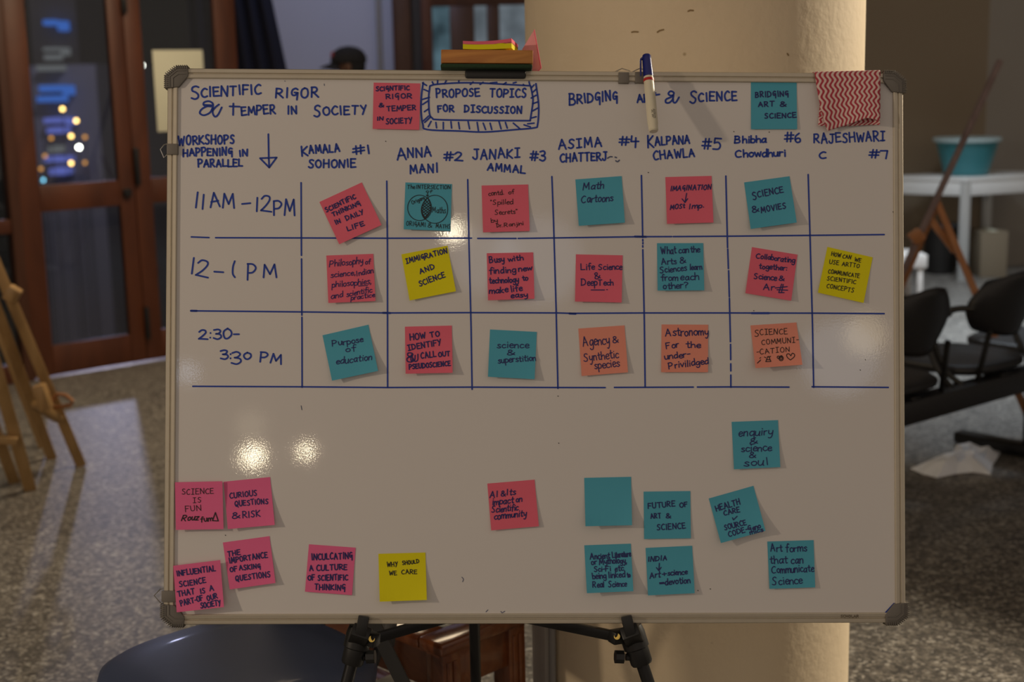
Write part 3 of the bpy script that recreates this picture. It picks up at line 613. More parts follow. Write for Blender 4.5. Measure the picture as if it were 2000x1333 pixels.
board_ink('A', [('11', 264, 338, 340, 344, 136), ('AM', 400, 337, 614, 332, 122), ('/', (678, 305), (750, 298)), ('12', 792, 362, 916, 370, 124), ('PM', 952, 402, 1140, 408, 138)], 4.1)
board_ink('A', [('12', 224, 914, 366, 936, 136), ('/', (437, 893), (515, 898)), ('~', (615, 802), (600, 850), (598, 910), (616, 942)), ('P', 728, 960, 805, 958, 136), ('M', 862, 944, 996, 944, 124)], 4.1)
board_ink('A2', [('2:30-', 304, 320, 644, 318, 84), ('3:', 492, 502, 580, 500, 78), ('3', 588, 546, 662, 544, 112), ('0', 694, 500, 750, 500, 62), ('PM', 834, 520, 1022, 540, 84)], 4.0)
def grid_line(pts, w=3.6): board_ink('P', [('/', *pts)], w, name='grid_line')
for pts in (((588, 357), (588.6, 499)), ((588.8, 506), (589.4, 616)), ((589.6, 620), (590, 757)), ((755.3, 354), (756.6, 480), (757, 757)), ((913.4, 351), (916, 480), (920, 640), (922, 761)),
            ((1077.8, 345), (1081, 430), (1086, 600), (1089.6, 759)), ((1252.7, 343), (1254.4, 420), (1255.2, 464)), ((1255.3, 468), (1255.4, 471)), ((1255.6, 474), (1255.6, 476.5)), ((1255.3, 480), (1255.4, 483)), ((1255.4, 488), (1258.4, 630), (1260, 757)), ((1417.6, 344), (1421, 484)), ((1421.3, 487), (1422.6, 525)), ((1423, 529), (1424.4, 580)), ((1424.6, 583), (1426.6, 668)), ((1426.8, 673), (1427.1, 703)), ((1427.2, 711), (1427.3, 725)), ((1427.3, 733), (1427.4, 757)),
            ((1578.4, 341), (1582, 460), (1587, 640), (1589.2, 757)),
            ((373.5, 463), (408, 464.3)), ((421, 464.6), (589, 465), (756, 465.6), (921, 465.4)), ((933, 466), (1008, 466)), ((1012, 466), (1082, 465), (1250, 462.6), (1312, 462.4)), ((1315, 462.4), (1424, 461.6), (1580, 460), (1727, 458.5)),
            ((373, 607.5), (590, 609.6), (757, 611.6), (920, 611), (1090, 611.6), (1115, 612.4), (1258, 611.6), (1425, 611.6), (1590, 612), (1727, 613)),
            ((376.5, 755), (590, 756), (757, 757.4), (920, 756.6), (1090, 757.4), (1182, 757.6)), ((1200, 757.2), (1354, 756.6)), ((1362, 756.5), (1425, 756.2), (1541, 756.6)), ((1586, 756), (1735, 757.2))): grid_line(pts)
board_ink('P', [('/', (1240, 462.4), (1262, 462.8)), ('/', (1112, 612.6), (1124, 613.2)), ('/', (1468, 612), (1502, 612)), ('/', (748, 611.4), (762, 611.8)), ('/', (373, 607.4), (384, 607.6))], 5, name='grid_line')
board_ink('P', [('/', (1728, 1199), (1746, 1179.5))], 3, name='pen_stroke')
board_ink('P', [('~', (978, 1195), (981, 1197.5), (986, 1194.5)), ('/', (949, 1196), (953, 1192)), ('/', (588, 793), (589.5, 801)), ('~', (902, 1128), (905, 1132), (903.5, 1137)), ('/', (633, 164), (633.5, 167)), ('/', (556, 158), (556.6, 159))], 1.6, 'smudge', 'stray_mark')
board_ink('P', [('/', (x, y), (x + .6, y + .4)) for x, y in ((1690, 703), (1680, 723), (1089.6, 774), (1091, 866), (1266, 337), (1744, 414), (1433, 257), (1502, 258), (1363, 1154), (1472, 607), (753, 276), (440, 1046), (1387, 1151))], 2, 'black', 'stray_mark')
mb = MB()
for st in strokes('S', [('SCHOLAR', 445, 915, 815, 917, 50, 1, 0, .2)]): ribbon(mb, st, 1.1, lambda px, py: BP(px, py, -.0022))
mb.build('maker_lettering', M['groove'], rb_, smooth=0, recalc=False)

# old scuffs in the pillar's plaster
def on_pillar(px, py):
    d = ray(px, py); o = CAM - PC; a_ = d.x ** 2 + d.y ** 2; b_ = o.x * d.x + o.y * d.y; c_ = o.x ** 2 + o.y ** 2 - (pR + .0006) ** 2
    return CAM + d * ((-b_ - math.sqrt(b_ * b_ - a_ * c_)) / a_)
pl_ = bpy.data.objects['pillar']; RM[pl_.name] = Matrix.Translation(PC)
for sc_m in ([(1234, 63), (1238, 62), (1246, 62.4)], [(1284, 63), (1288, 60), (1296, 58)], [(1344, 22), (1348, 20), (1354, 20.6)], [(1538, 105), (1540, 108)]):
    mb = MB(); ribbon(mb, [Vector(p) for p in sc_m], 3.2, on_pillar); mb.build('scuff_mark', M['scuff'], pl_, smooth=0, recalc=False)
# ------------------------------------------------------------------ sticky notes
def note(q, colour, label, group, cr=None, items=(), inkm='navy', w=2.8, lift=.008, base=SY - .0006, curl=.25, extra=()):
    tl, tr, br, bl_ = [Vector(p) for p in q]; cen = (tl + tr + br + bl_) / 4
    tm, bmid = (tl + tr) / 2, (bl_ + br) / 2; dn = bmid - tm; L2 = dn.length_squared; ac = (tr - tl + br - bl_) / 2; A2_ = ac.length_squared
    def h(px, py):
        p = Vector((px, py)); t = min(1.05, max(0, (p - tm).dot(dn) / L2)); s = (p - cen).dot(ac) / A2_
        return base - lift * max(0, t - .12) ** 1.7 * (1 - curl + curl * (2 * s) ** 2)
    mw = BM @ Matrix.Translation(BL(cen.x, cen.y, base))
    def fn(u, v):
        p = tl.lerp(tr, u).lerp(bl_.lerp(br, u), v); return BP(p.x, p.y, h(p.x, p.y))
    o = MB().grid(fn, 6, 20).build('sticky_note', M[colour], mw=mw, smooth=0, solid=.0002, recalc=False)
    meta(o, label, 'sticky note', group)
    if items:
        mb = MB()
        for st in strokes(cr, items): ribbon(mb, st, w * .80, lambda px, py: BP(px, py, h(px, py) - .0006))
        mb.build('handwritten_lettering', M[inkm], o, smooth=0, recalc=False)
    for it, m, w2 in extra:
        mb = MB()
        for st in strokes(cr, it): ribbon(mb, st, w2, lambda px, py: BP(px, py, h(px, py) - .0007))
        mb.build('drawing', M[m], o, smooth=0, recalc=False)
    return o
GR = 'sticky notes in the timetable grid'; GH = 'sticky notes in the heading row'; GL = 'loose sticky notes below the timetable'
def circ(cx, cy, rx, ry, n=20, a0=0, a1=360): return [(cx + rx * math.cos(R(a0 + (a1 - a0) * i / n)), cy + ry * math.sin(R(a0 + (a1 - a0) * i / n))) for i in range(n + 1)]
def lens(t, k): return (437 - 27 * t + k * 42 * math.sin(math.pi * min(1, max(0, t))) ** .8, 258 + 192 * t)
LENS = [('/', lens(t / 9, -1), lens(min(1, t / 9 + .3), 1)) for t in range(0, 9)] + [('/', lens(min(1, t / 9 + .3), -1), lens(t / 9, 1)) for t in range(0, 9)] + [('~', *[lens(t / 8, 1) for t in range(9)]), ('~', *[lens(t / 8, -1) for t in range(9)])]
note([(729.8, 161.4), (820.9, 163), (818.9, 253.8), (727.9, 251.8)], 'pink', 'pink sticky note reading Scientific Rigor & Temper in Society, beside the boxed heading', GH, 'a',
     [('SCIGNTIFIC', 1552, 420, 1785, 412, 30), ('RIGOR', 1622, 474, 1802, 470, 33), ('&', 1573, 532, 1600, 530, 26), ('TEMPER', 1627, 562, 1832, 553, 34), ('IN', 1560, 625, 1603, 622, 24), ('SOCIETY', 1622, 650, 1802, 645, 36)], lift=.004)
note([(1466.6, 161), (1555.8, 161), (1557, 252.5), (1466.9, 252.5)], 'teal', 'teal sticky note reading Bridging Art & Science, beside the striped towel', GH, 'd',
     [('BRIDGING', 336, 580, 625, 566, 46), ('ART', 362, 660, 500, 655, 42), ('&', 548, 657, 596, 655, 42), ('SCIENCE', 416, 762, 690, 752, 42)], lift=.003)
note([(623.8, 394.8), (706.6, 356.5), (745.3, 439.8), (662.5, 477.4)], 'pink', 'strongly tilted pink sticky note reading Scientific Thinking in Daily Life', GR, 'A',
     [('SCIENTIFIC', 1412, 378, 1670, 252, 38), ('THINKING', 1470, 415, 1708, 312, 36), ('IN', 1495, 485, 1540, 466, 38), ('DAILY', 1587, 450, 1735, 388, 38), ('LIFE', 1597, 540, 1745, 490, 38)])
note([(791.8, 356.5), (882.7, 359.8), (879.7, 451.4), (788.5, 448.1)], 'teal', 'teal sticky note with two overlapping circles about origami and maths', GR, 'B',
     [('The', 255, 178, 320, 180, 36), ('INTERSECTION', 336, 180, 642, 182, 36), ('of', 424, 208, 470, 218, 24), ('Origami', 300, 318, 412, 272, 34), ('Maths', 478, 392, 596, 398, 54), ('ORIGAMI', 246, 510, 418, 520, 40), ('&', 440, 528, 472, 528, 40), ('MATHS', 512, 530, 640, 536, 36)], 'black', 1.3,
     extra=[([('~', *circ(365, 350, 107, 114)), ('~', *circ(502, 363, 116, 126)), ('/', (437, 215), (434, 245)), ('/', (425, 235), (434, 247), (446, 236))] + LENS, 'black', 1.3)])
note([(940.6, 362.6), (1031.5, 360.5), (1034.5, 451.4), (943.4, 454)], 'pink', 'pink sticky note with thin black writing, contd. of Spilled Secrets', GR, 'B',
     [('contd.', 985, 242, 1118, 230, 42), ('of', 1165, 226, 1210, 222, 36), ('"Spilled', 1002, 322, 1200, 315, 42), ('Secrets"', 1042, 412, 1240, 402, 40), ('by', 1010, 482, 1062, 475, 36), ('Dr.', 1060, 526, 1105, 522, 32), ('Ranjini', 1125, 520, 1295, 506, 34)], 'black', 1.5)
note([(1123.7, 350.7), (1214.2, 344.1), (1220.5, 435.1), (1130.5, 441.4)], 'teal', 'teal sticky note reading Math Cartoons', GR, 'C', [('Math', 320, 192, 502, 175, 64, 1, .2), ('Cartoons', 305, 308, 582, 286, 64, 1, .15)], 'navy', 2.3, lift=.01)
note([(1299.5, 346.1), (1389.8, 343.7), (1393.5, 434.9), (1302.8, 437.5)], 'pink', 'pink sticky note reading Imagination, arrow, Most Imp.', GR, 'C', [('IMAGINATION', 1106, 196, 1470, 184, 44, 1, .2), ('/', (1246, 220), (1231, 302)), ('/', (1205, 270), (1231, 302), (1255, 268)), ('MOSt', 1104, 366, 1230, 352, 40, 1, .2), ('Imp.', 1272, 360, 1400, 346, 44, 1, .2)], 'navy', 2.5)
note([(1453.3, 356.5), (1542, 344.4), (1556.2, 434.9), (1466.3, 447.5)], 'teal', 'teal sticky note reading Science & Movies', GR, 'D', [('SCIENCE', 324, 266, 600, 208, 56, 1.15), ('&', 318, 398, 372, 388, 56), ('MOVIES', 402, 395, 624, 354, 50)], 'navy', 2.6, lift=.012)
note([(637.3, 499.4), (729.1, 496.1), (733.4, 588.3), (641.3, 592.1)], 'pink', 'pink sticky note reading Philosophy of science, Indian philosophies', GR, 'A',
     [('Philosophy', 1442, 850, 1726, 822, 54, 1, .15), ('of', 1752, 828, 1792, 822, 40, 1, .15), ('science,', 1454, 946, 1660, 922, 46, 1, .15), ('Indian', 1674, 930, 1818, 904, 46, 1, .1), ('philosophies,', 1464, 1030, 1800, 998, 50, 1, .15), ('/', (1690, 1018), (1768, 1012)), ('and', 1456, 1130, 1556, 1112, 46, 1, .15), ('scientific', 1590, 1110, 1806, 1070, 46, 1, .15), ('practice', 1628, 1140, 1830, 1112, 40, 1, .15)], 'navy', 2.0)
note([(783.9, 497.1), (873.8, 480.1), (890.5, 569.3), (800, 587.3)], 'yellow', 'yellow sticky note reading Immigration and Science', GR, 'B', [('ÎMMIGRATION', 248, 850, 618, 756, 44), ('AND', 372, 942, 508, 896, 44), ('SCIENCE', 368, 1055, 600, 970, 46)], 'navy', 2.7, lift=.006)
note([(950.6, 494.9), (1041.5, 493.2), (1043.9, 583.9), (953.2, 586.9)], 'pink', 'pink sticky note reading Busy with finding new technology to make life easy', GR, 'B',
     [('Busy', 994, 848, 1120, 836, 54), ('with', 1160, 832, 1294, 822, 46), ('finding', 992, 942, 1225, 930, 52), ('new', 1257, 925, 1372, 908, 48), ('technology', 992, 1030, 1250, 1018, 50), ('to', 1290, 1006, 1335, 1002, 46), ('make', 994, 1118, 1155, 1108, 52), ('life', 1187, 1105, 1283, 1094, 54), ('easy', 1187, 1160, 1328, 1148, 48)], 'navy', 2.7, lift=.011)
note([(1124.8, 497.1), (1216.2, 499), (1214.2, 591.3), (1123.1, 589.3)], 'pink', 'pink sticky note reading Life Science & Deep Tech', GR, 'C', [('Life', 298, 908, 415, 904, 54), ('Science', 454, 908, 662, 904, 52), ('&', 422, 995, 468, 986, 60), ('Deep', 302, 1050, 438, 1046, 58), ('Tech', 452, 1048, 582, 1046, 48), ('/', (388, 1088), (508, 1088)), ('/', (528, 1085), (534, 1085))], 'navy', 2.4)
note([(1283.2, 475.3), (1373.5, 475.1), (1375.6, 567.5), (1284.5, 568)], 'teal', 'teal sticky note reading What can the Arts & Sciences learn from each other?', GR, 'C',
     [('What', 1017, 768, 1150, 760, 60), ('can', 1177, 755, 1262, 752, 56), ('the', 1282, 752, 1360, 750, 54), ('Arts', 1022, 862, 1150, 856, 56), ('&', 1187, 850, 1235, 844, 54), ('Sciences', 1007, 935, 1243, 914, 54), ('learn', 1276, 908, 1380, 905, 50), ('from', 1017, 1005, 1165, 1002, 52), ('each', 1192, 1000, 1350, 993, 58), ('other?', 1036, 1078, 1250, 1072, 56)], 'navy', 2.3)
note([(1468.7, 482.9), (1557.7, 497.7), (1545.3, 587.8), (1455.9, 573)], 'pink', 'pink sticky note reading Collaborating together: Science & Art', GR, 'D',
     [('Collaborating', 352, 800, 695, 845, 46), ('together:', 380, 895, 625, 914, 46), ('Science', 333, 985, 533, 1002, 50), ('&', 557, 1000, 597, 1003, 42), ('Ar', 418, 1085, 510, 1092, 54), ('/', (525, 1070), (632, 1058)), ('/', (540, 1086), (635, 1090)), ('/', (582, 1035), (556, 1112), (604, 1112)), ('/', (596, 1038), (580, 1112))], 'navy', 2.5, lift=.007)
note([(1616, 482.5), (1704.5, 502.9), (1686.7, 592.1), (1597.5, 571.9)], 'yellow', 'yellow sticky note reading How can we use art to communicate scientific concepts', GR, 'D',
     [('HOW', 1028, 780, 1110, 796, 36), ('CAN', 1130, 800, 1205, 812, 33), ('WE', 1236, 830, 1295, 842, 34), ('USE', 1010, 852, 1095, 866, 36), ('ARTTO', 1124, 870, 1280, 890, 36), ('COMMUNICATE', 1000, 936, 1280, 980, 35), ('SCIENTIFIC', 990, 1000, 1248, 1034, 35), ('CONCEPTS', 986, 1066, 1228, 1112, 38)], 'black', 1.7, lift=.005)
note([(629.9, 655.3), (719.4, 634.6), (738.5, 725), (648.5, 744.1)], 'teal', 'teal sticky note reading Purpose of education', GR, 'A2', [('Purpose', 1464, 386, 1728, 346, 52), ('of', 1580, 437, 1660, 427, 50), ('education', 1502, 543, 1806, 500, 54, 1, .15)], 'navy', 2.2, lift=.012)
note([(790.9, 638.5), (882.5, 636.3), (884, 728.6), (792.2, 730.5)], 'pink', 'pink sticky note reading How to identify & call out pseudoscience', GR, 'B2',
     [('HOW', 283, 345, 420, 325, 52), ('TO', 462, 320, 550, 306, 46), ('ÎDENTIFY', 264, 436, 562, 384, 50), ('CALL', 380, 508, 515, 492, 48), ('OUT', 537, 492, 640, 482, 44), ('PSEUDOSCIENCE', 274, 605, 645, 570, 42), ('~', (300, 490), (262, 485), (262, 460), (298, 462), (298, 488), (255, 505), (258, 535), (295, 538), (305, 505)), ('~', (305, 470), (290, 480), (290, 530), (320, 525), (325, 480)), ('~', (300, 500), (325, 535), (348, 520), (350, 470))], 'navy', 2.9, lift=.012)
note([(957.1, 643.9), (1048.5, 648.7), (1044.1, 741.2), (953, 736.4)], 'teal', 'teal sticky note reading science & superstition', GR, 'B2', [('science', 1062, 412, 1340, 416, 56), ('&', 1150, 478, 1215, 473, 46), ('superstition', 1072, 550, 1405, 526, 54)], 'navy', 2.2, lift=.01)
note([(1129.6, 642.2), (1219.7, 635.9), (1226.6, 727.7), (1136.1, 734.9)], 'orange', 'salmon orange sticky note reading Agency & Synthetic species', GR, 'C2', [('Agency', 316, 400, 550, 380, 84), ('&', 584, 372, 628, 366, 62), ('Synthetic', 324, 535, 632, 504, 74), ('species', 420, 604, 640, 580, 68)], 'navy', 2.2, lift=.006)
note([(1292.1, 634.2), (1383.2, 634.6), (1382.8, 727.5), (1291.4, 727.5)], 'orange', 'salmon orange sticky note reading Astronomy For the under-priviledged', GR, 'C2', [('Astronomy', 1057, 308, 1435, 298, 68), ('For', 1064, 420, 1172, 410, 58), ('the', 1242, 412, 1365, 410, 54), ('under-', 1050, 518, 1275, 494, 54), ('Privilidged', 1087, 602, 1440, 554, 56)], 'navy', 2.5, lift=.004)
note([(1465.7, 636), (1555.5, 630.2), (1567.3, 712.9), (1475.6, 719.5)], 'orange', 'salmon orange sticky note reading Science Communication with small doodles and a heart', GR, 'D2',
     [('SCÎENCE', 282, 248, 528, 238, 42, 1.15), ('COMMUNÎ-', 335, 320, 606, 300, 38), ('-CATÎON', 298, 390, 545, 370, 36)], 'black', 1.6, lift=.02,
     extra=[([('/', (376, 408), (388, 406)), ('/', (378, 408), (364, 445), (402, 443), (386, 406)), ('/', (354, 410), (364, 416)), ('/', (394, 410), (400, 404)), ('/', (368, 430), (396, 430)), ('/', (302, 456), (326, 432)), ('/', (306, 450), (322, 438)), ('/', (320, 420), (326, 414)), ('~', *circ(478, 420, 16, 18, 12)), ('~', *circ(478, 420, 8, 9, 8)), ('~', *circ(458, 412, 9, 9, 8)), ('~', *circ(480, 405, 6, 5, 8)), ('~', (546, 432), (524, 412), (520, 392), (536, 386), (550, 402)), ('~', (550, 402), (562, 382), (578, 392), (574, 410), (548, 432))], 'black', 1.5)])
note([(1428.9, 824.5), (1519.5, 821.1), (1524, 913), (1433.6, 917.2)], 'teal', 'teal sticky note reading enquiry & science & soul, alone under the timetable', GL, 'D2', [('enquiry', 164, 1003, 412, 988, 54, 1, .1), ('&', 247, 1062, 295, 1052, 38), ('science', 182, 1115, 402, 1108, 52), ('&', 242, 1162, 285, 1158, 44), ('soul', 205, 1222, 375, 1214, 54)], 'navy', 2.3, lift=.006)
FB = -.0022
note([(341.8, 942.6), (434.3, 940.6), (436.6, 1034.2), (343.5, 1035.7)], 'rose', 'pink sticky note with thin black writing, Science is Fun, signed', GL, 'E', [('SCÎENCE', 257, 222, 500, 215, 42), ('ÎS', 342, 285, 405, 282, 38), ('FUN', 284, 354, 405, 344, 44)], 'black', 1.6, lift=.004, base=FB,
     extra=[([('Rouz', 260, 424, 385, 418, 44, 1, .3), ('fum', 400, 432, 490, 425, 38), ('/', (490, 422), (512, 360), (534, 424), (490, 422))], 'black', 2.0)])
note([(436.6, 941.6), (527.6, 932.4), (536.6, 1026), (445, 1034.2)], 'rose', 'pink sticky note reading Curious Questions & Risk', GL, 'E', [('CURIOUS', 624, 250, 832, 230, 40), ('QUESTIONS', 664, 312, 918, 290, 40), ('&', 640, 405, 690, 400, 42), ('RISK', 724, 402, 858, 390, 46)], 'navy', 2.6, lift=.011)
note([(435.3, 1060.4), (526.4, 1047.9), (538.1, 1139.5), (448.6, 1152.2)], 'rose', 'pink sticky note reading The Importance of Asking Questions', GL, 'E', [('THE', 610, 698, 706, 680, 40), ('IMPORTANCE', 622, 750, 914, 702, 42), ('OF', 627, 815, 680, 808, 36), ('ASKING', 697, 803, 860, 786, 36), ('QUESTIONS', 670, 885, 934, 852, 40)], 'navy', 2.8, lift=.009)
note([(338.4, 1105.8), (430.2, 1094.6), (437.4, 1186.6), (345.1, 1196.8)], 'rose', 'pink sticky note reading Influential Science, overlapping the frame by the corner', GL, 'E', [('INFLUENTIAL', 220, 848, 516, 806, 42), ('SCIENCE', 240, 932, 442, 896, 40), ('THAT', 227, 1005, 355, 982, 42), ('IS', 399, 980, 435, 975, 38), ('A', 472, 962, 502, 956, 40), ('PART-OF', 250, 1078, 420, 1032, 42), ('OUR', 452, 1034, 530, 1014, 36), ('SOCIETY', 402, 1092, 555, 1070, 40)], 'navy', 2.8, lift=.010, base=-.006)
note([(603.4, 1063.8), (694.7, 1070.4), (687.5, 1163.3), (595.7, 1156.4)], 'rose', 'pink sticky note reading Inculcating a Culture of Scientific Thinking', GL, 'F', [('INCULCATING', 192, 722, 505, 712, 46), ('A', 177, 808, 205, 806, 40), ('CULTURE', 230, 805, 464, 797, 42), ('OF', 164, 880, 217, 876, 38), ('SCIENTIFIC', 240, 882, 468, 876, 42), ('THINKING', 214, 950, 448, 956, 42)], 'navy', 2.9, lift=.003)
note([(739, 1082.4), (830.9, 1079.9), (833.7, 1172.7), (741.6, 1176)], 'yellow', 'yellow sticky note reading Why Should We Care, above the bottom rail', GL, 'F', [('WHY', 770, 776, 850, 772, 36), ('SHOULD', 887, 762, 1015, 746, 28), ('WE', 787, 840, 842, 838, 32), ('CARE', 880, 830, 998, 828, 32)], 'black', 2.0, lift=.013)
note([(951.8, 945.2), (1044.1, 937.5), (1052.5, 1028.6), (959.4, 1036.7)], 'pink', 'pink sticky note reading AI & Its impact on Scientific community', GL, 'G', [('AI', 227, 245, 287, 240, 46, 1, .15), ('&', 308, 232, 336, 232, 40), ('Its', 354, 226, 418, 222, 44, 1, .15), ('impact', 247, 302, 405, 284, 50, 1, .2), ('on', 427, 280, 468, 274, 44, 1, .2), ('Scientific', 240, 360, 440, 342, 48, 1, .2), ('community', 260, 412, 502, 388, 48, 1, .2)], 'navy', 2.5, lift=.005)
note([(1141, 934), (1232.5, 931.9), (1234.5, 1026.5), (1143.5, 1028.6)], 'teal', 'blank teal sticky note without any writing', GL, lift=.016)
note([(1141.2, 1065.8), (1232, 1062.5), (1237.1, 1155.5), (1146.3, 1159.4)], 'teal', 'teal sticky note reading Ancient Literature or Mythology, Sci-Fi etc', GL, 'G',
     [('Ancient', 992, 720, 1140, 709, 44), ('Literature', 1162, 708, 1300, 694, 44), ('or', 1000, 760, 1040, 756, 42), ('Mythology,', 1062, 758, 1268, 746, 44), ('Sci-Fi', 1022, 815, 1145, 808, 38), ('etc', 1182, 808, 1244, 803, 42), ('being', 1010, 870, 1110, 861, 46), ('linked', 1132, 860, 1255, 856, 44), ('to', 1276, 856, 1298, 852, 40), ('Real', 1012, 935, 1095, 930, 44), ('Science', 1132, 930, 1268, 926, 44)], 'navy', 2.4, lift=.016)
note([(1257, 960.8), (1348.3, 959.7), (1349.4, 1052.1), (1258.1, 1053.6)], 'teal', 'teal sticky note reading Future of Art & Science', GL, 'H', [('FUTURE', 142, 328, 350, 310, 40), ('OF', 384, 320, 445, 314, 34), ('ART', 162, 408, 240, 400, 38), ('&', 277, 403, 310, 402, 38), ('SCIENCE', 210, 494, 428, 478, 42)], 'navy', 2.5, lift=.003)
note([(1384.3, 974.3), (1471.5, 949.5), (1495.2, 1037.5), (1408, 1061.5)], 'teal', 'tilted teal sticky note reading Healthcare, Source Code-Genomics', GL, 'H', [('HEALTH', 664, 350, 850, 294, 44), ('CARE', 724, 382, 847, 354, 38), ('/', (786, 400), (794, 416), (822, 388)), ('SOURCE', 730, 495, 895, 452, 38), ('CODE-Geno', 760, 543, 1000, 478, 38), ('mics', 922, 528, 1020, 504, 34)], 'navy', 2.5, lift=.016)
note([(1260.9, 1070.9), (1351.9, 1066.6), (1356.8, 1159.4), (1265.7, 1163.8)], 'teal', 'teal sticky note reading India, arrow, Art + science = devotion', GL, 'H', [('INDIA', 144, 735, 287, 724, 36, 1, .15), ('/', (226, 748), (223, 805)), ('/', (204, 782), (223, 805), (240, 780)), ('Art', 157, 865, 235, 853, 44, 1, .15), ('+', 252, 848, 278, 844, 40), ('science', 292, 840, 438, 833, 40, 1, .1), ('=', 230, 912, 258, 910, 20), ('devotion', 272, 914, 460, 900, 46)], 'navy', 2.5, lift=.008)
note([(1498.6, 1058.4), (1589.1, 1055.6), (1592.2, 1148), (1502.9, 1151)], 'teal', 'teal sticky note reading Art forms that can Communicate Science', GL, 'H', [('Art', 1080, 660, 1165, 656, 56), ('forms', 1196, 662, 1353, 656, 56), ('that', 1074, 752, 1205, 744, 56), ('can', 1237, 750, 1323, 748, 56), ('Communicate', 1087, 825, 1406, 812, 56), ('Science', 1092, 918, 1316, 905, 58)], 'navy', 2.3, lift=.005)

# ------------------------------------------------------------------ things on the board's top rail
# pen hanging by its clip
p0, p1 = BP(1262.5, 108, -.012), BP(1276.5, 257, -.052)
ax = (p1 - p0); PL = ax.length; axn = ax.normalized()
zq = axn; xq = (zq.cross(Vector((0, 0, 1)))).normalized(); yq = zq.cross(xq)
PM = Matrix.Translation(p0) @ Matrix((xq, yq, zq)).transposed().to_4x4()
pen = root('marker_pen', None, 'white marker pen with a blue cap hooked over the top rail', 'pen', mw=PM)
k = PL
MB().lathe([(.0064, .288 * k), (.0080, .29 * k), (.0084, .33 * k), (.0087, .6 * k), (.0087, .90 * k), (.0080, .93 * k), (.0079, .985 * k), (.0066, k), (.001, k)], PM, 28).build('barrel', M['cream'], pen)
MB().lathe([(.0086, .318 * k), (.0089, .32 * k), (.0089, .352 * k), (.0086, .354 * k)], PM, 28).build('band', M['red'], pen)
MB().lathe([(.001, 0), (.0062, .0), (.0072, .012 * k), (.0076, .06 * k), (.0085, .27 * k), (.0085, .289 * k), (.006, .289 * k)], PM, 28).build('cap', M['cobalt'], pen)
sd = -1 if (PM @ Vector((-.01, 0, 0)) - PM @ Vector((.01, 0, 0))).dot(BR @ Vector((1, 0, 0))) < 0 else 1
a = MB(); q = [PM @ Vector((sd * x, .0, z * k)) for x, z in ((.007, .04), (.0105, .06), (.0125, .27))]
a.bar(q[0], q[1], .003, .006, yq); a.bar(q[1], q[2], .0026, .006, yq); a.build('pocket_clip', M['cobalt'], pen, bevel=.0006)
mb = MB()
def pen_surf(u, v): ang = -math.pi / 2 + u / .0088; return PM @ Vector((.0089 * math.cos(ang), .0089 * math.sin(ang), v))
if (PM @ Vector((0, -1, 0)) - PM @ Vector((0, 0, 0))).y > 0:
    def pen_surf(u, v): ang = math.pi / 2 + u / .0088; return PM @ Vector((.0089 * math.cos(ang), .0089 * math.sin(ang), v))
for row, (u, s, t, txt) in enumerate(((-.003, .74, .855, 'SAFE INK'), (-.0005, .74, .86, 'NON TOXIC'), (.002, .745, .85, 'AP'))):
    for st in text(txt.replace(' ', 'I'), 0, 0, (t - s) * 1000, 0, 16, jit=.3): ribbon(mb, [Vector((q.x / 1000 * k * .0 + (s * k + q.x / 1000 * k) * 1000, u * 1000 + q.y * .1)) for q in st], .35, lambda x, y: pen_surf(y / 1000, x / 1000))
mb.build('printed_text', M['black'], pen, smooth=0, recalc=False)

# duster on the clamp, sticky pads on the duster
def bbox(mb, x0, y0, x1, y1, ya, yb_, ref=-.01):
    p, q = BL(x0, y0, ref), BL(x1, y1, ref)
    return mb.hexa([bw(p.x, ya, q.z), bw(q.x, ya, q.z), bw(q.x, yb_, q.z), bw(p.x, yb_, q.z), bw(p.x, ya, p.z), bw(q.x, ya, p.z), bw(q.x, yb_, p.z), bw(p.x, yb_, p.z)])
du = root('board_duster', BP(951, 134, .01), 'wooden board duster with a green felt base resting on the easel clamp', 'duster')
bbox(MB(), 861.5, 96.5, 1041, 124, -.018, .032, -.018).build('handle_block', M['block'], du, bevel=.0012)
bbox(MB(), 860.5, 123.6, 1040, 133.6, -.0185, .0325, -.018).build('felt_pad', M['felt'], du, bevel=.003)
def padmesh(y_top, y_bot, dx=0.0):
    a = MB(); ref = -.012
    def fn(u, v): return None
    N = 10; top, bot = [], []
    for j, ydep in enumerate((-.012, .034)):
        for i in range(N + 1):
            u = i / N; px = 904 + dx + (999 - 904) * u
            sag = -3.2 * (1 - (2 * u - 1) ** 2) * -1
            tilt = -5.0 * u ** 2
            q = BL(px, y_top + sag * .5 + tilt, ref); w = BL(px, y_bot + sag * .35 + tilt * .35, ref)
            top.append(bw(q.x + (.012 * j), ydep, q.z)); bot.append(bw(w.x + (.012 * j), ydep, w.z))
    vs = top + bot; T = 2 * (N + 1); fs = []
    for i in range(N):
        fs += [(i, i + 1, N + 2 + i, N + 1 + i), (T + i, T + N + 1 + i, T + N + 2 + i, T + i + 1), (i, T + i, T + i + 1, i + 1), (N + 1 + i, N + 2 + i, T + N + 2 + i, T + N + 1 + i)]
    fs += [(0, N + 1, T + N + 1, T), (N, T + N, T + 2 * N + 1, 2 * N + 1)]
    return a.add(vs, fs)
meta(padmesh(86.2, 95.6).build('sticky_pad', M['yellow'], smooth=20), 'yellow sticky note pad lying on the wooden duster', 'sticky pad', 'sticky pads on the duster')
meta(padmesh(79.8, 86.0).build('sticky_pad', M['pink'], smooth=20), 'pink sticky note pad on top of the yellow pad', 'sticky pad', 'sticky pads on the duster')
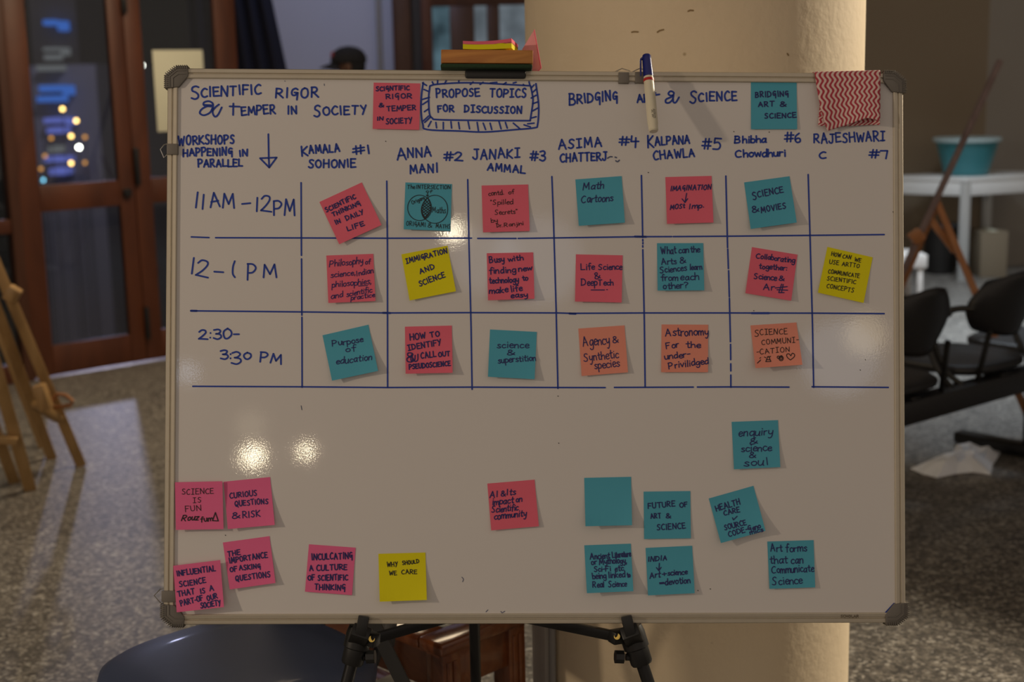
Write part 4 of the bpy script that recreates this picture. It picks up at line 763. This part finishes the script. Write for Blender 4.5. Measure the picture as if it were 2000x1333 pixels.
# a curled pink sheet standing behind the clamp
fp = [(1043.5, 58), (1057, 133), (1050, 140.5), (1020, 139), (1020, 96)]
a = MB(); a.prism([BP(x, y, .028 + (.012 if i in (3, 4) else 0)) for i, (x, y) in enumerate(fp)], bw(0, .0012, 0) - bw(0, 0, 0)); fo = a.build('folded_paper', M['orange'] if False else mat('pale_pink_paper', (.86, .36, .38), .8), smooth=0)
meta(fo, 'pale pink folded paper standing up behind the easel clamp', 'paper')
MB().tube([BP(x, y, .027) for x, y in fp[:3]], .0009, 6).build('folded_edge', M['pink'], fo)

# towel over the top rail
a = MB(); NU, NV = 26, 44
def towel_px(u, v):
    yl, yr = 142.5, 139.5
    top = Vector((1591 + (1719.5 - 1591) * u, yl + (yr - yl) * u))
    bx = 1616 + (1719 - 1616) * u
    by = 256 - 12 * min(1, u / .38) - 13 * max(0, min(1, (u - .38) / .35)) + 5 * max(0, (u - .8) / .2)
    left = Vector((0, 0))
    p = top.lerp(Vector((bx, by)), v)
    p.x += 3 * math.sin(v * 3.1) * (1 - u) * -1
    return p
def towel_off(u, v):
    return .0042 + .004 * math.sin(v * 2.6) + .0022 * math.sin(u * 9 + v * 3) * v + (.024 * max(0, u - .45) ** 1.2 * 1.6 * v ** 1.5) * (1 - .35 * max(0, u - .85) / .15)
vs, uvs = [], []
nb = 12
for j in range(-nb, NV + 1):
    for i in range(NU + 1):
        u = i / NU
        if j >= 0:
            v = j / NV; p = towel_px(u, v); P = BP(p.x, p.y, -towel_off(u, v)); s = v * .098
        else:
            t = -j / nb; p = towel_px(u, 0); q = BL(p.x, p.y, -towel_off(u, 0))
            if t < .35: ang = t / .35 * math.pi; P = bw(q.x, q.y + .0145 * (1 - math.cos(ang)), q.z + .0035 * math.sin(ang)); s = -t * .08
            else: P = bw(q.x, q.y + .029, q.z - (t - .35) * .11); s = -t * .08
        vs.append(P); uvs.append((u * .112 + .004 * math.sin(s * 20), s))
n = NU + 1
a.add(vs, [(j * n + i, j * n + i + 1, (j + 1) * n + i + 1, (j + 1) * n + i) for j in range(NV + nb) for i in range(NU)]); k0 = len(a.v)
vs2 = []
for j in range(13):
    for i in range(NU + 1):
        u, v = i / NU, j / 12
        p = Vector((1601 + (1719.5 - 1601) * u - 4 * (1 - v) * 0, 205)).lerp(Vector((1598 + (1718 - 1598) * u, 245.5 + 1.5 * math.sin(u * 5))), v)
        o_ = .0012 + .003 * v * (1 - u) + (.016 * max(0, (u - .86) / .14) ** 2) * v
        vs2.append(BP(p.x, p.y, -o_)); uvs.append((u * .112 + .02 * v, v * .06))
a.add(vs2, [(j * n + i, j * n + i + 1, (j + 1) * n + i + 1, (j + 1) * n + i) for j in range(12) for i in range(NU)])
a.uv = uvs
meta(a.build('towel', M['towel'], mw=BM @ Matrix.Translation(BL(1655, 142, 0)), smooth=70, solid=.0011, recalc=False), 'red and white wavy-striped cloth towel folded over the top rail', 'towel')

# ------------------------------------------------------------------ black tripod easel
es = root('tripod_easel', (.03, 2.3, 0), 'black metal tripod easel carrying the whiteboard', 'easel')
bbox(MB(), 908, 135, 1027.5, 153, -.0065, .034, -.0065).build('top_clamp', M['blackp'], es, bevel=.004)
def frac(a, b, z): t = (z - a.z) / (b.z - a.z); return a.lerp(b, t)
apex = BP(966, 360, .055)
for nm, (hx1, hy1), (lx1, ly1), (kx1, ky1), (jx, jy), (bx1, by1) in (('l', (711, 1204), (678, 1333), (721, 1284), (726, 1249), (925, 1193)), ('r', (1223, 1204), (1266, 1333), (1213, 1284), (1205, 1244), (1010, 1204))):
    lo = BP(lx1, ly1, .030); hi = BP(hx1, hy1, .030)
    d = (lo - hi).normalized(); hi = hi.lerp(apex, 0)
    foot = lo + d * ((lo.z - .02) / -d.z)
    MB().tube([apex, hi, foot], .0105, 16).build('leg', M['blackm'], es)
    MB().tube([foot + d * -.03, foot + d * .018], .014, 14).build('rubber_foot', M['blackp'], es)
    # collar
    c0 = BP(hx1 + (lx1 - hx1) * .27, hy1 + (ly1 - hy1) * .27, .030); c1 = BP(hx1 + (lx1 - hx1) * .73, hy1 + (ly1 - hy1) * .73, .030)
    cm = c0.lerp(c1, .45)
    col_ = MB().tube([c0 - d * .012, c0, cm, cm + d * .002, c1 - d * .004, c1], [.020, .022, .0215, .0190, .0185, .0165], 20).build('collar', M['blackp'], es, smooth=40)
    hk = MB(); pA, pB, pC = BP(hx1, hy1, -.008), BP(hx1 + (lx1 - hx1) * .22, hy1 + (ly1 - hy1) * .30, -.008), BP(hx1 + (lx1 - hx1) * .35, hy1 + (ly1 - hy1) * .35, .020)
    hk.bar(pA, pB, .018, .010); hk.bar(pB - d * .008, pC, .030, .022); hk.build('support_hook', M['blackp'], es, bevel=.002)
    s_ = -1 if nm == 'r' else 1
    kn = BP(kx1, ky1, .026); kb = c0.lerp(c1, .78); kk = MB().tube([kb, kb.lerp(kn, .75)], .006, 10)
    kk.tube([kn + (kn - kb).normalized() * -.004, kn + (kn - kb).normalized() * .010], .0115, 8); kk.build('thumb_screw', M['blackp'], es, smooth=20)
    jn = BP(jx, jy, .012); bt = BP(bx1, by1, .075)
    MB().bar(c0.lerp(jn, .1), jn + (jn - c0).normalized() * .012, .022, .02).build('brace_bracket', M['blackp'], es, bevel=.003)
    MB().bar(jn, bt, .017, .010).build('brace', M['blackm'], es, bevel=.0015)
    MB().tube([BP(jx, jy, .004), BP(jx, jy, -.002)], .0052, 14).build('brass_rivet', M['brass'], es)
rf = Vector((at_y(925, 1333, 2.62).x, 2.72, .02)); rp = at_y(928, 1275, 2.60)
rtop = rf + (rp - rf) * ((1.30 - rf.z) / (rp.z - rf.z))
MB().tube([rf, rtop], .0105, 14).build('leg', M['blackm'], es)
MB().tube([apex + Vector((0, .02, -.02)), rtop, BP(967, 146, .045)], .012, 12).build('mast', M['blackm'], es)

ga, gb = at_y(740, 1240, 2.50), at_y(786, 1333, 2.50); gd = (gb - ga).normalized()
MB().bar(ga - gd * .25, ga + gd * ((ga.z - .012) / -gd.z), .026, .008).build('spreader_leg', M['dgrey'], es, bevel=.001)
# ================================================================== furniture just behind the board
# coffee table: nearest corner, sides running away along the room's two directions
tcn_ = on_floor(863, 1262, .40); TX = Vector((.70, .714, 0)).normalized(); TY = Vector((-TX.y, TX.x, 0))
TXl, TYl = .27, .62
ct = root('coffee_table', (tcn_.x, tcn_.y, 0) , 'polished red-brown wooden coffee table with a dark green inlaid top', 'table')
def tp(a_, b_, z): return tcn_ * Vector((1, 1, 0)) if False else Vector((tcn_.x, tcn_.y, 0)) + TX * a_ + TY * b_ + Vector((0, 0, z))
def tb(mb, a0, a1, b0, b1, z0, z1): return mb.hexa([tp(a0, b0, z0), tp(a1, b0, z0), tp(a1, b1, z0), tp(a0, b1, z0), tp(a0, b0, z1), tp(a1, b0, z1), tp(a1, b1, z1), tp(a0, b1, z1)])
a = MB(); bw_ = .075
tb(a, 0, TXl, 0, bw_, .37, .40); tb(a, 0, TXl, TYl - bw_, TYl, .37, .40); tb(a, 0, bw_, bw_, TYl - bw_, .37, .40); tb(a, TXl - bw_, TXl, bw_, TYl - bw_, .37, .40)
a.build('table_top', M['table'], ct, bevel=.008)
a = MB(); tb(a, bw_, TXl - bw_, bw_, TYl - bw_, .375, .396); a.build('inlay', M['baize'], ct, bevel=.001)
a = MB(); tb(a, .02, TXl - .02, .02, .04, .28, .37); tb(a, .02, TXl - .02, TYl - .04, TYl - .02, .28, .37); tb(a, .02, .04, .04, TYl - .04, .28, .37); tb(a, TXl - .04, TXl - .02, .04, TYl - .04, .28, .37); a.build('apron', M['table'], ct, bevel=.004)
for a0, b0 in ((.012, .012), (TXl - .062, .012), (.012, TYl - .062), (TXl - .062, TYl - .062)):
    a = MB(); tb(a, a0, a0 + .05, b0, b0 + .05, 0, .37)
    for i in range(2): tb(a, a0 + .010 + .018 * i, a0 + .022 + .018 * i, b0 - .003, b0, .01, .35)
    a.build('leg', M['table'], ct, bevel=.003)
for i in range(2):
    a = MB(); a0 = .07 + .085 * i; tb(a, a0, a0 + .06, .05, TYl - .05, .13, .148); a.build('shelf_slat', M['table'], ct, bevel=.003)
a = MB(); tb(a, .075, .20, .10, .40, .149, .156); meta(a.build('newspaper', M['print_'], bevel=.001), 'folded newspaper lying on the coffee table shelf', 'newspaper')

# navy chair
chn = on_floor(440, 1295, .46)
ch = root('padded_chair', (-.54, 2.52, 0), 'navy padded chair with a broad rounded seat below the whiteboard', 'chair')
SC = Vector((-.545, 2.590, .430)); SRot = Matrix.Rotation(R(42), 3, 'Z')
def superell(u, a_, b_, e=3.0):
    c, s = math.cos(u), math.sin(u); return a_ * math.copysign(abs(c) ** (2 / e), c), b_ * math.copysign(abs(s) ** (2 / e), s)
def pad_shape(mb, cen, rot, a_, b_, prof, seg=48, dome=0):
    rings = []
    for sc_, z in prof: rings.append([cen + rot @ Vector((*superell(2 * math.pi * i / seg, a_ * sc_, b_ * sc_), z)) for i in range(seg)])
    vs = [p for r_ in rings for p in r_]; n_ = len(rings)
    fs = [(j * seg + i, j * seg + (i + 1) % seg, (j + 1) * seg + (i + 1) % seg, (j + 1) * seg + i) for j in range(n_ - 1) for i in range(seg)] + [tuple(range(seg))[::-1], tuple((n_ - 1) * seg + i for i in range(seg))]
    return mb.add(vs, fs)
pad_shape(MB(), SC, SRot, .245, .235, [(.82, -.075), (.93, -.065), (.985, -.035), (1, -.01), (.975, .01), (.90, .022), (.6, .03), (.2, .032)]).build('seat', M['pad'], ch, smooth=60)
def back(u, v):
    x = 2 * u - 1; z = .475 + .33 * v
    return Vector((SC.x, SC.y, 0)) + SRot @ Vector((.262 + .07 * v - .05 * x * x, x * .205 * (1 - .10 * v * v), z))
MB().grid(back, 24, 8).build('backrest', M['padgrey'], ch, smooth=60, solid=.022, recalc=False)
for sx_, sy_ in ((-1, -1), (1, -1), (1, 1), (-1, 1)):
    p = SC + SRot @ Vector((sx_ * .17, sy_ * .15, -.07)); q = SC + SRot @ Vector((sx_ * .22, sy_ * .20, -SC.z))
    MB().tube([p, q], .011, 10).build('leg', M['dgrey'], ch)
for sy_ in (-1, 1):
    p = [SC + SRot @ Vector(q) for q in ((.16, sy_ * .10, -.06), (.24, sy_ * .10, -.045), (.272, sy_ * .10, .02), (.285, sy_ * .10, .12))]
    MB().tube(catmull(p, 4), .010, 10).build('back_support', M['dgrey'], ch)

# ================================================================== black beam seating
BX0, BX1 = on_floor(1772, 790, .37), on_floor(2000, 728, .37)
bu = (BX1 - BX0); bu.z = 0; bu.normalize(); bf = Vector((-bu.y, bu.x, 0))      # bu along the row, bf the way the seats face
bs = root('waiting_bench', (BX1.x, BX1.y, 0), 'black waiting-room bench with shell backs and looped armrests on one beam', 'bench')
def bp(s, f, z): return Vector((BX0.x, BX0.y, 0)) + bu * s + bf * f + Vector((0, 0, z))
LB = 1.55
a = MB(); a.hexa([bp(-.55, -.03, .30), bp(LB, -.03, .30), bp(LB, .05, .30), bp(-.55, .05, .30), bp(-.55, -.03, .385), bp(LB, -.03, .385), bp(LB, .05, .385), bp(-.55, .05, .385)]); a.build('beam', M['seat'], bs, bevel=.006)
for s in (.88,):
    a = MB(); a.bar(bp(s, .02, .30), bp(s, .02, .05), .07, .05, bf); a.build('leg', M['blackm'], bs, bevel=.004)
    a = MB(); a.bar(bp(s, -.30, .03), bp(s, .36, .03), .07, .05, (0, 0, 1)); a.build('foot', M['blackm'], bs, bevel=.012)
for s in (-.30, .26, .83, 1.36)[1:4]:
    s -= .225
    a = MB(); pad_shape(a, bp(s, .20, .43), Matrix((bu, bf, Vector((0, 0, 1)))).transposed(), .235, .22, [(.9, -.03), (.98, -.022), (1, -.01), (.99, 0), (.94, .008), (.5, .0)]); a.build('seat', M['seat'], bs, smooth=50)
    def shell(u, v):
        w = .222 * (1 - .10 * (2 * v - 1) ** 2) * math.sin(math.pi * (.12 + .76 * v)) ** .35; x = (2 * u - 1)
        return bp(s + x * w, -.03 - .05 * v + .075 * x * x, .545 + .245 * v - .035 * (2 * v - 1) * x * x)
    a = MB(); a.grid(shell, 14, 10); a.build('backrest', M['seat'], bs, smooth=60, solid=.018, recalc=False)
    for e in (-1, 1):
        arm = [bp(s + e * .205, -.0, .665), bp(s + e * .245, .06, .66), bp(s + e * .265, .125, .61), bp(s + e * .265, .125, .53), bp(s + e * .265, .07, .43), bp(s + e * .25, .0, .375)]
        MB().tube(catmull(arm, 5), .012, 10).build('armrest', M['blackp'], bs, smooth=60)
        MB().bar(bp(s + e * .15, -.035, .58), bp(s + e * .17, .0, .38), .02, .012, bu).build('back_bracket', M['blackm'], bs, bevel=.003)
    MB().bar(bp(s, -.02, .385), bp(s, .36, .40), .05, .02, (0, 0, 1)).build('seat_bracket', M['blackm'], bs, bevel=.003)

# ================================================================== white table, basin, things under it
tc0 = on_floor(1888, 348, .75)
wt = root('white_table', (tc0.x, tc0.y, 0), 'white laminate table with pale steel legs holding the teal basin', 'table')
ta, tb_ = Vector((.86, -.22, 0)).normalized(), Vector((-.86, .50, 0)).normalized()
ta = Vector((.93, .36, 0)).normalized(); tb_ = Vector((-.80, .60, 0)).normalized()
def wq(a_, b_, z): return Vector((tc0.x, tc0.y, 0)) + ta * a_ + tb_ * b_ + Vector((0, 0, z))
def wb_(mb, a0, a1, b0, b1, z0, z1): return mb.hexa([wq(a0, b0, z0), wq(a1, b0, z0), wq(a1, b1, z0), wq(a0, b1, z0), wq(a0, b0, z1), wq(a1, b0, z1), wq(a1, b1, z1), wq(a0, b1, z1)])
wb_(MB(), 0, .95, 0, .62, .722, .75).build('table_top', M['white'], wt, bevel=.004)
a = MB(); wb_(a, .01, .94, .01, .03, .62, .722); wb_(a, .01, .03, .03, .60, .62, .722); wb_(a, .01, .94, .58, .60, .62, .722); wb_(a, .92, .94, .03, .58, .62, .722); a.build('apron', M['white'], wt, bevel=.003)
for a0, b0 in ((.0, .0), (.90, .0), (.0, .57), (.90, .57)): wb_(MB(), a0 + .005, a0 + .05, b0 + .005, b0 + .05, 0, .72).build('leg', M['leg'], wt, bevel=.004)
bcen = at_y(1887, 325, tc0.y + .30); bcen.z = .752
sc_ = (at_y(1952, 272, bcen.y).x - at_y(1822, 272, bcen.y).x) / 2
bas = root('basin', bcen, 'teal plastic wash basin standing on the white table', 'basin')
bh = at_y(1887, 270, bcen.y - .1).z - .752
MB().lathe([(.60 * sc_, 0), (.64 * sc_, .006), (.92 * sc_, bh * .93), (.90 * sc_, bh * .93), (.61 * sc_, .014), (.05 * sc_, .012)], Matrix.Translation(bcen), 40).build('bowl', M['basin'], bas)
MB().lathe([(.90 * sc_, bh * .92), (.99 * sc_, bh * .90), (1.0 * sc_, bh * .96), (.97 * sc_, bh), (.90 * sc_, bh * .985), (.90 * sc_, bh * .92)], Matrix.Translation(bcen), 40).build('rim', M['rim'], bas)
# under the table
q = on_floor(1855, 542); bn = root('waste_bin', (q.x, q.y + .25, 0), 'black bin standing under the white table', 'bin')
MB().lathe([(.10, 0), (.105, .005), (.135, .36), (.125, .36), (.10, .02), (.01, .02)], Matrix.Translation((q.x, q.y + .25, 0)), 24).build('bin_body', M['blackp'], bn)
MB().lathe([(.125, .355), (.142, .36), (.142, .375), (.125, .375)], Matrix.Translation((q.x, q.y + .25, 0)), 24).build('bin_rim', mat('blue_grey_rim', (.10, .13, .17), .5), bn)
q = on_floor(1868, 540); a = MB(); a.box((q.x + .24, q.y + .02, .17), (.20, .24, .34)); cb = a.build('carton', M['carton'], bevel=.004); meta(cb, 'beige carton standing on the floor under the white table', 'box')
a = MB(); a.box((q.x + .24, q.y + .02, .343), (.05, .235, .004)); a.build('tape', M['paper'], cb)
# low white stool
q0, q1 = on_floor(1800, 590), None
st = root('low_stool', (q0.x, q0.y, 0), 'low white stool beside the easel with the long mast', 'stool')
zt = at_y(1800, 497, q0.y).z
xl = at_y(1740, 510, q0.y).x; xr = at_y(1809, 510, q0.y).x
MB().box(((xl + xr) / 2, q0.y + .14, zt - .045), (xr - xl, .34, .09)).build('stool_top', M['conduit'], st, bevel=.006)
for x_ in (xl + .03, xr - .04):
    for y_ in (q0.y, q0.y + .28): MB().box((x_, y_, (zt - .09) / 2), (.035, .035, zt - .09)).build('leg', M['conduit'], st, bevel=.003)

# crumpled white sheet on the floor
cs = [(1778, 918), (1830, 905), (1868, 893), (1862, 883), (1898, 876), (1935, 874), (1956, 882), (1950, 894), (1938, 912), (1935, 930), (1900, 925), (1868, 928), (1830, 936), (1800, 928)]
gp = [on_floor(x, y) for x, y in cs]; cen = sum(gp, Vector()) / len(gp)
a = MB(); rn = random.Random(3); ring0 = gp; rings = [ring0]
for k_, f in enumerate((.7, .4, .15)):
    rings.append([cen.lerp(p, f) + Vector((0, 0, .012 + .05 * rn.random())) for p in ring0])
ring0 = [p + Vector((0, 0, .004)) for p in ring0]; rings[0] = ring0
vs = [p for r_ in rings for p in r_] + [cen + Vector((0, 0, .05))]; n_ = len(gp)
fs = [(j * n_ + i, j * n_ + (i + 1) % n_, (j + 1) * n_ + (i + 1) % n_, (j + 1) * n_ + i) for j in range(3) for i in range(n_)] + [(3 * n_ + i, 3 * n_ + (i + 1) % n_, 4 * n_) for i in range(n_)]
a.add(vs, fs); meta(a.build('crumpled_sheet', M['plastic'], smooth=0, solid=.002, recalc=False), 'crumpled white plastic sheet lying on the terrazzo floor', 'sheet')

# ================================================================== wooden easels
def easel_left(name, label, bars, extra=None):
    feet = [on_floor(*b[0]) for b in bars]
    r = root(name, feet[0] * Vector((1, 1, 0)) if False else (feet[0].x, feet[0].y, 0), label, 'easel', 'wooden easels near the glazed doors')
    tops = []
    for (fx, (tx, ty), yy, w) in [(b[0], b[1], b[2], b[3]) for b in bars]:
        f = on_floor(*fx); t = at_y(tx, ty, yy); tops.append((f, t))
        d_ = (t - f).normalized(); MB().bar(f + d_ * .0 + Vector((0, 0, .0)), t, w, w * .6, (.5, -1, 0)).build('leg', M['easel'], r, bevel=.003)
    return r, tops
r1, tp1 = easel_left('artist_easel', 'pale wooden easel with its tray near the timber door', [((159, 911), (-90, 322), 5.45, .042), ((101, 896), (-92, 372), 5.35, .042), ((84, 874), (-80, 440), 5.9, .036)])
pa, pb = at_y(70, 790, 5.52), at_y(116, 820, 5.62)
MB().bar(pa, pb, .05, .03, (0, 0, 1)).build('crossbar', M['easel'], r1, bevel=.003)
pa, pb = at_y(76, 752, 5.50), at_y(92, 800, 5.50); MB().bar(pa, pb, .045, .05).build('tray_block', M['easel'], r1, bevel=.004)
lp = [at_y(x, y, 5.6) for x, y in ((95, 792), (112, 770), (128, 772), (142, 784), (138, 792), (110, 796), (95, 792))]
MB().tube(lp, .008, 8).build('tray_arm', M['easel2'], r1)
pa, pb = at_y(14, 568, 5.55), at_y(36, 582, 5.55); MB().bar(pa, pb, .06, .05).build('hinge_block', M['easel'], r1, bevel=.004)
r2, tp2 = easel_left('artist_easel', 'pale wooden easel standing in front of the one with the tray', [((59, 958), (-85, 448), 5.0, .046), ((28, 943), (-95, 600), 5.05, .042), ((-60, 930), (-85, 455), 5.1, .042)])
pa, pb = at_y(-70, 850, 5.2), at_y(34, 862, 5.25); MB().bar(pa, pb, .045, .03, (0, 0, 1)).build('crossbar', M['easel'], r2, bevel=.003)
# easel with the long mast
mf = on_floor(1612, 858); mt = at_y(1954, 118, 6.15)
r3 = root('artist_easel', (mf.x, mf.y, 0), 'wooden easel with a long dark leaning mast in front of the white table', 'easel')
MB().bar(mf, mt, .025, .022).build('mast', M['mast'], r3, bevel=.003)
ap = at_y(1830, 395, 6.05)
ft = on_floor(2032, 872); MB().bar(ft, ap, .027, .022).build('leg', M['easel2'], r3, bevel=.003)
fb = at_y(1700, 700, 6.5); ap2 = at_y(1828, 402, 6.1); d_ = (fb - ap2); fb2 = ap2 + d_ * (ap2.z / -d_.z); MB().bar(fb2, ap2, .027, .022).build('leg', M['easel2'], r3, bevel=.003)
MB().bar(at_y(1816, 428, 6.05), at_y(1866, 492, 6.02), .03, .024).build('crossbar', M['easel2'], r3, bevel=.003)
MB().bar(at_y(1780, 470, 6.0), at_y(1800, 455, 6.0), .05, .06).build('tray_block', M['easel2'], r3, bevel=.004)

# ================================================================== person in the cap, passing behind the board
PX = at_y(684, 120, 9.6); hx_, hy_ = PX.x, 9.6
per = root('person', (hx_, hy_, 0), 'person in a black cap with a red badge walking past behind the whiteboard', 'person')
top = at_y(684, 89, 9.6).z
H = top - .01; s = H / 1.76
me = bpy.data.meshes.new('body'); ob = bpy.data.objects.new('body', me); COL.objects.link(ob); ob.parent = per; RM[ob.name] = RM[per.name]
J = [(0, 0, .95, .13), (0, 0, 1.12, .125), (.01, 0, 1.30, .145), (.015, 0, 1.44, .11), (0, 0, 1.52, .055), (-.01, 0, 1.57, .055), (-.015, 0, 1.64, .085), (-.012, 0, 1.70, .08),
     (.01, .17, 1.42, .062), (.05, .22, 1.15, .045), (-.06, .23, .93, .034), (-.11, .225, .83, .034),
     (.01, -.17, 1.42, .062), (-.02, -.22, 1.15, .045), (-.18, -.22, .98, .034), (-.25, -.21, .91, .034),
     (0, .09, .88, .095), (-.10, .10, .50, .062), (-.02, .10, .10, .045), (-.18, .11, .05, .038),
     (0, -.09, .88, .095), (.10, -.10, .50, .062), (.24, -.10, .13, .045), (.10, -.10, .05, .038)]
E_ = [(0, 1), (1, 2), (2, 3), (3, 4), (4, 5), (5, 6), (6, 7), (3, 8), (8, 9), (9, 10), (10, 11), (3, 12), (12, 13), (13, 14), (14, 15), (0, 16), (16, 17), (17, 18), (18, 19), (0, 20), (20, 21), (21, 22), (22, 23)]
me.from_pydata([Vector(j[:3]) * s for j in J], E_, [])
sk = ob.modifiers.new('skin', 'SKIN'); sk.use_smooth_shade = True
for i, j in enumerate(J):
    me.skin_vertices[0].data[i].radius = (j[3] * s, j[3] * s); me.skin_vertices[0].data[i].use_root = (i == 0)
ob.modifiers.new('sub', 'SUBSURF').levels = 2; ob.modifiers['sub'].render_levels = 2; me.materials.append(M['skin'])
def pw(x, y, z): return Vector((hx_, hy_, 0)) + Vector((x, y, z)) * s
def cloth(name, js, m):
    a = MB()
    for ch_ in js: a.tube(catmull([pw(*J[i][:3]) for i in ch_], 4), catmull([Vector((J[i][3] * s * 1.22, 0)) for i in ch_], 4) and [q.x for q in catmull([Vector((J[i][3] * s * 1.22 + .008, 0)) for i in ch_], 4)], 16)
    return a.build(name, m, per, smooth=60)
cloth('shirt', [(0, 1, 2, 3), (3, 8, 9), (3, 12, 13)], M['shirt']); cloth('trousers', [(1, 0, 16, 17, 18), (1, 0, 20, 21, 22)], M['jeans'])
for i in (18, 22):
    x, y, z, _ = J[i]; MB().sphere(pw(x - .07, y, .045 if i == 18 else .06), .06 * s, 14, (2.1, .8, .75)).build('shoe', M['shoe'], per)
for j in (11, 15):
    x, y, z, _ = J[j]; a = MB()
    for f in range(4): a.tube([pw(x + .02 - .014 * f, y, z - .01), pw(x - .005 - .016 * f, y + (.01 if y > 0 else -.01), z - .06), pw(x - .02 - .014 * f, y, z - .10 + .008 * abs(f - 1))], [.009, .008, .006], 8)
    a.tube([pw(x - .03, y, z + .02), pw(x - .055, y + .01, z - .03)], [.010, .007], 8); a.build('hand', M['skin'], per, smooth=60)
a = MB(); a.sphere(pw(-.110, 0, 1.625), .016 * s, 10, (1.2, .8, 1)); a.build('nose', M['skin'], per)
a = MB()
for y in (-.085, .085): a.sphere(pw(-.005, y, 1.63), .03 * s, 10, (.7, .35, 1.1))
a.build('ear', M['skin'], per)
a = MB()
for y in (-.033, .033): a.sphere(pw(-.098, y, 1.652), .010 * s, 8)
a.build('eye', M['black'], per)
a = MB(); a.sphere(pw(-.096, 0, 1.585), .018 * s, 8, (.4, 1.2, .35)); a.build('mouth', M['badge'], per)
a = MB(); a.sphere(pw(.02, 0, 1.64), .098 * s, 16, (.85, .9, 1)); a.build('hair', M['cap'], per)
capr = [(.105, 0), (.112, .012), (.110, .045), (.092, .085), (.055, .112), (.012, .122), (.001, .122)]
cp0 = Matrix.Translation(pw(-.01, 0, 1.655)) @ Matrix.Diagonal((1.08 * s, .92 * s, s * .92, 1)); cap_ = MB().lathe(capr, cp0, 28).build('cap', M['cap'], per)
def brim(u, v):
    ang = R(180 - 62 + 124 * u); r = .10 + .095 * v * math.sin(math.pi * (.1 + .8 * u)) ** .6
    return pw(-.01 + r * math.cos(ang), r * .85 * math.sin(ang), 1.664 - .035 * v - .02 * (2 * u - 1) ** 2)
MB().grid(brim, 14, 6).build('brim', M['cap'], cap_, solid=.005, smooth=60, recalc=False)
MB().sphere(pw(-.110, -.03, 1.71), .024 * s, 12, (.6, 1.2, 1)).build('badge', M['badge'], cap_)

# ------------------------------------------------------------------ distant lamps behind the camera, mirrored as small glints on the enamel
def mirror_lamp(name, px, py, dist, rad, watts, col):
    d = BR.transposed() @ ray(px, py); p = BL(px, py, SY); r_ = Vector((d.x, -d.y, d.z)).normalized()
    w = BM @ p + BR @ r_ * dist; return point(name, w, rad, watts, col)
mirror_lamp('far_lamp_light', 494, 892, 7.0, .065, 6.5, (1, .86, .6))
mirror_lamp('far_lamp_light', 597, 882, 7.6, .04, 3, (1, .86, .6))
mirror_lamp('far_lamp_light', 884, 453, 6.5, .055, 5, (1, .88, .65))
mirror_lamp('far_lamp_light', 490, 832, 7.4, .10, .5, (1, .86, .6))
mirror_lamp('far_lamp_light', 1690, 655, 6.0, .12, 1.6, (1, .80, .5))
mirror_lamp('far_lamp_light', 1640, 700, 6.0, .22, 2.6, (.72, .82, 1))
mirror_lamp('far_lamp_light', 1050, 510, 6.0, .26, 2.6, (.72, .82, 1))
mirror_lamp('far_lamp_light', 950, 510, 6.0, .20, 1.4, (.72, .82, 1))
mirror_lamp('far_lamp_light', 366, 728, 6.5, .06, .5, (.72, .82, 1))
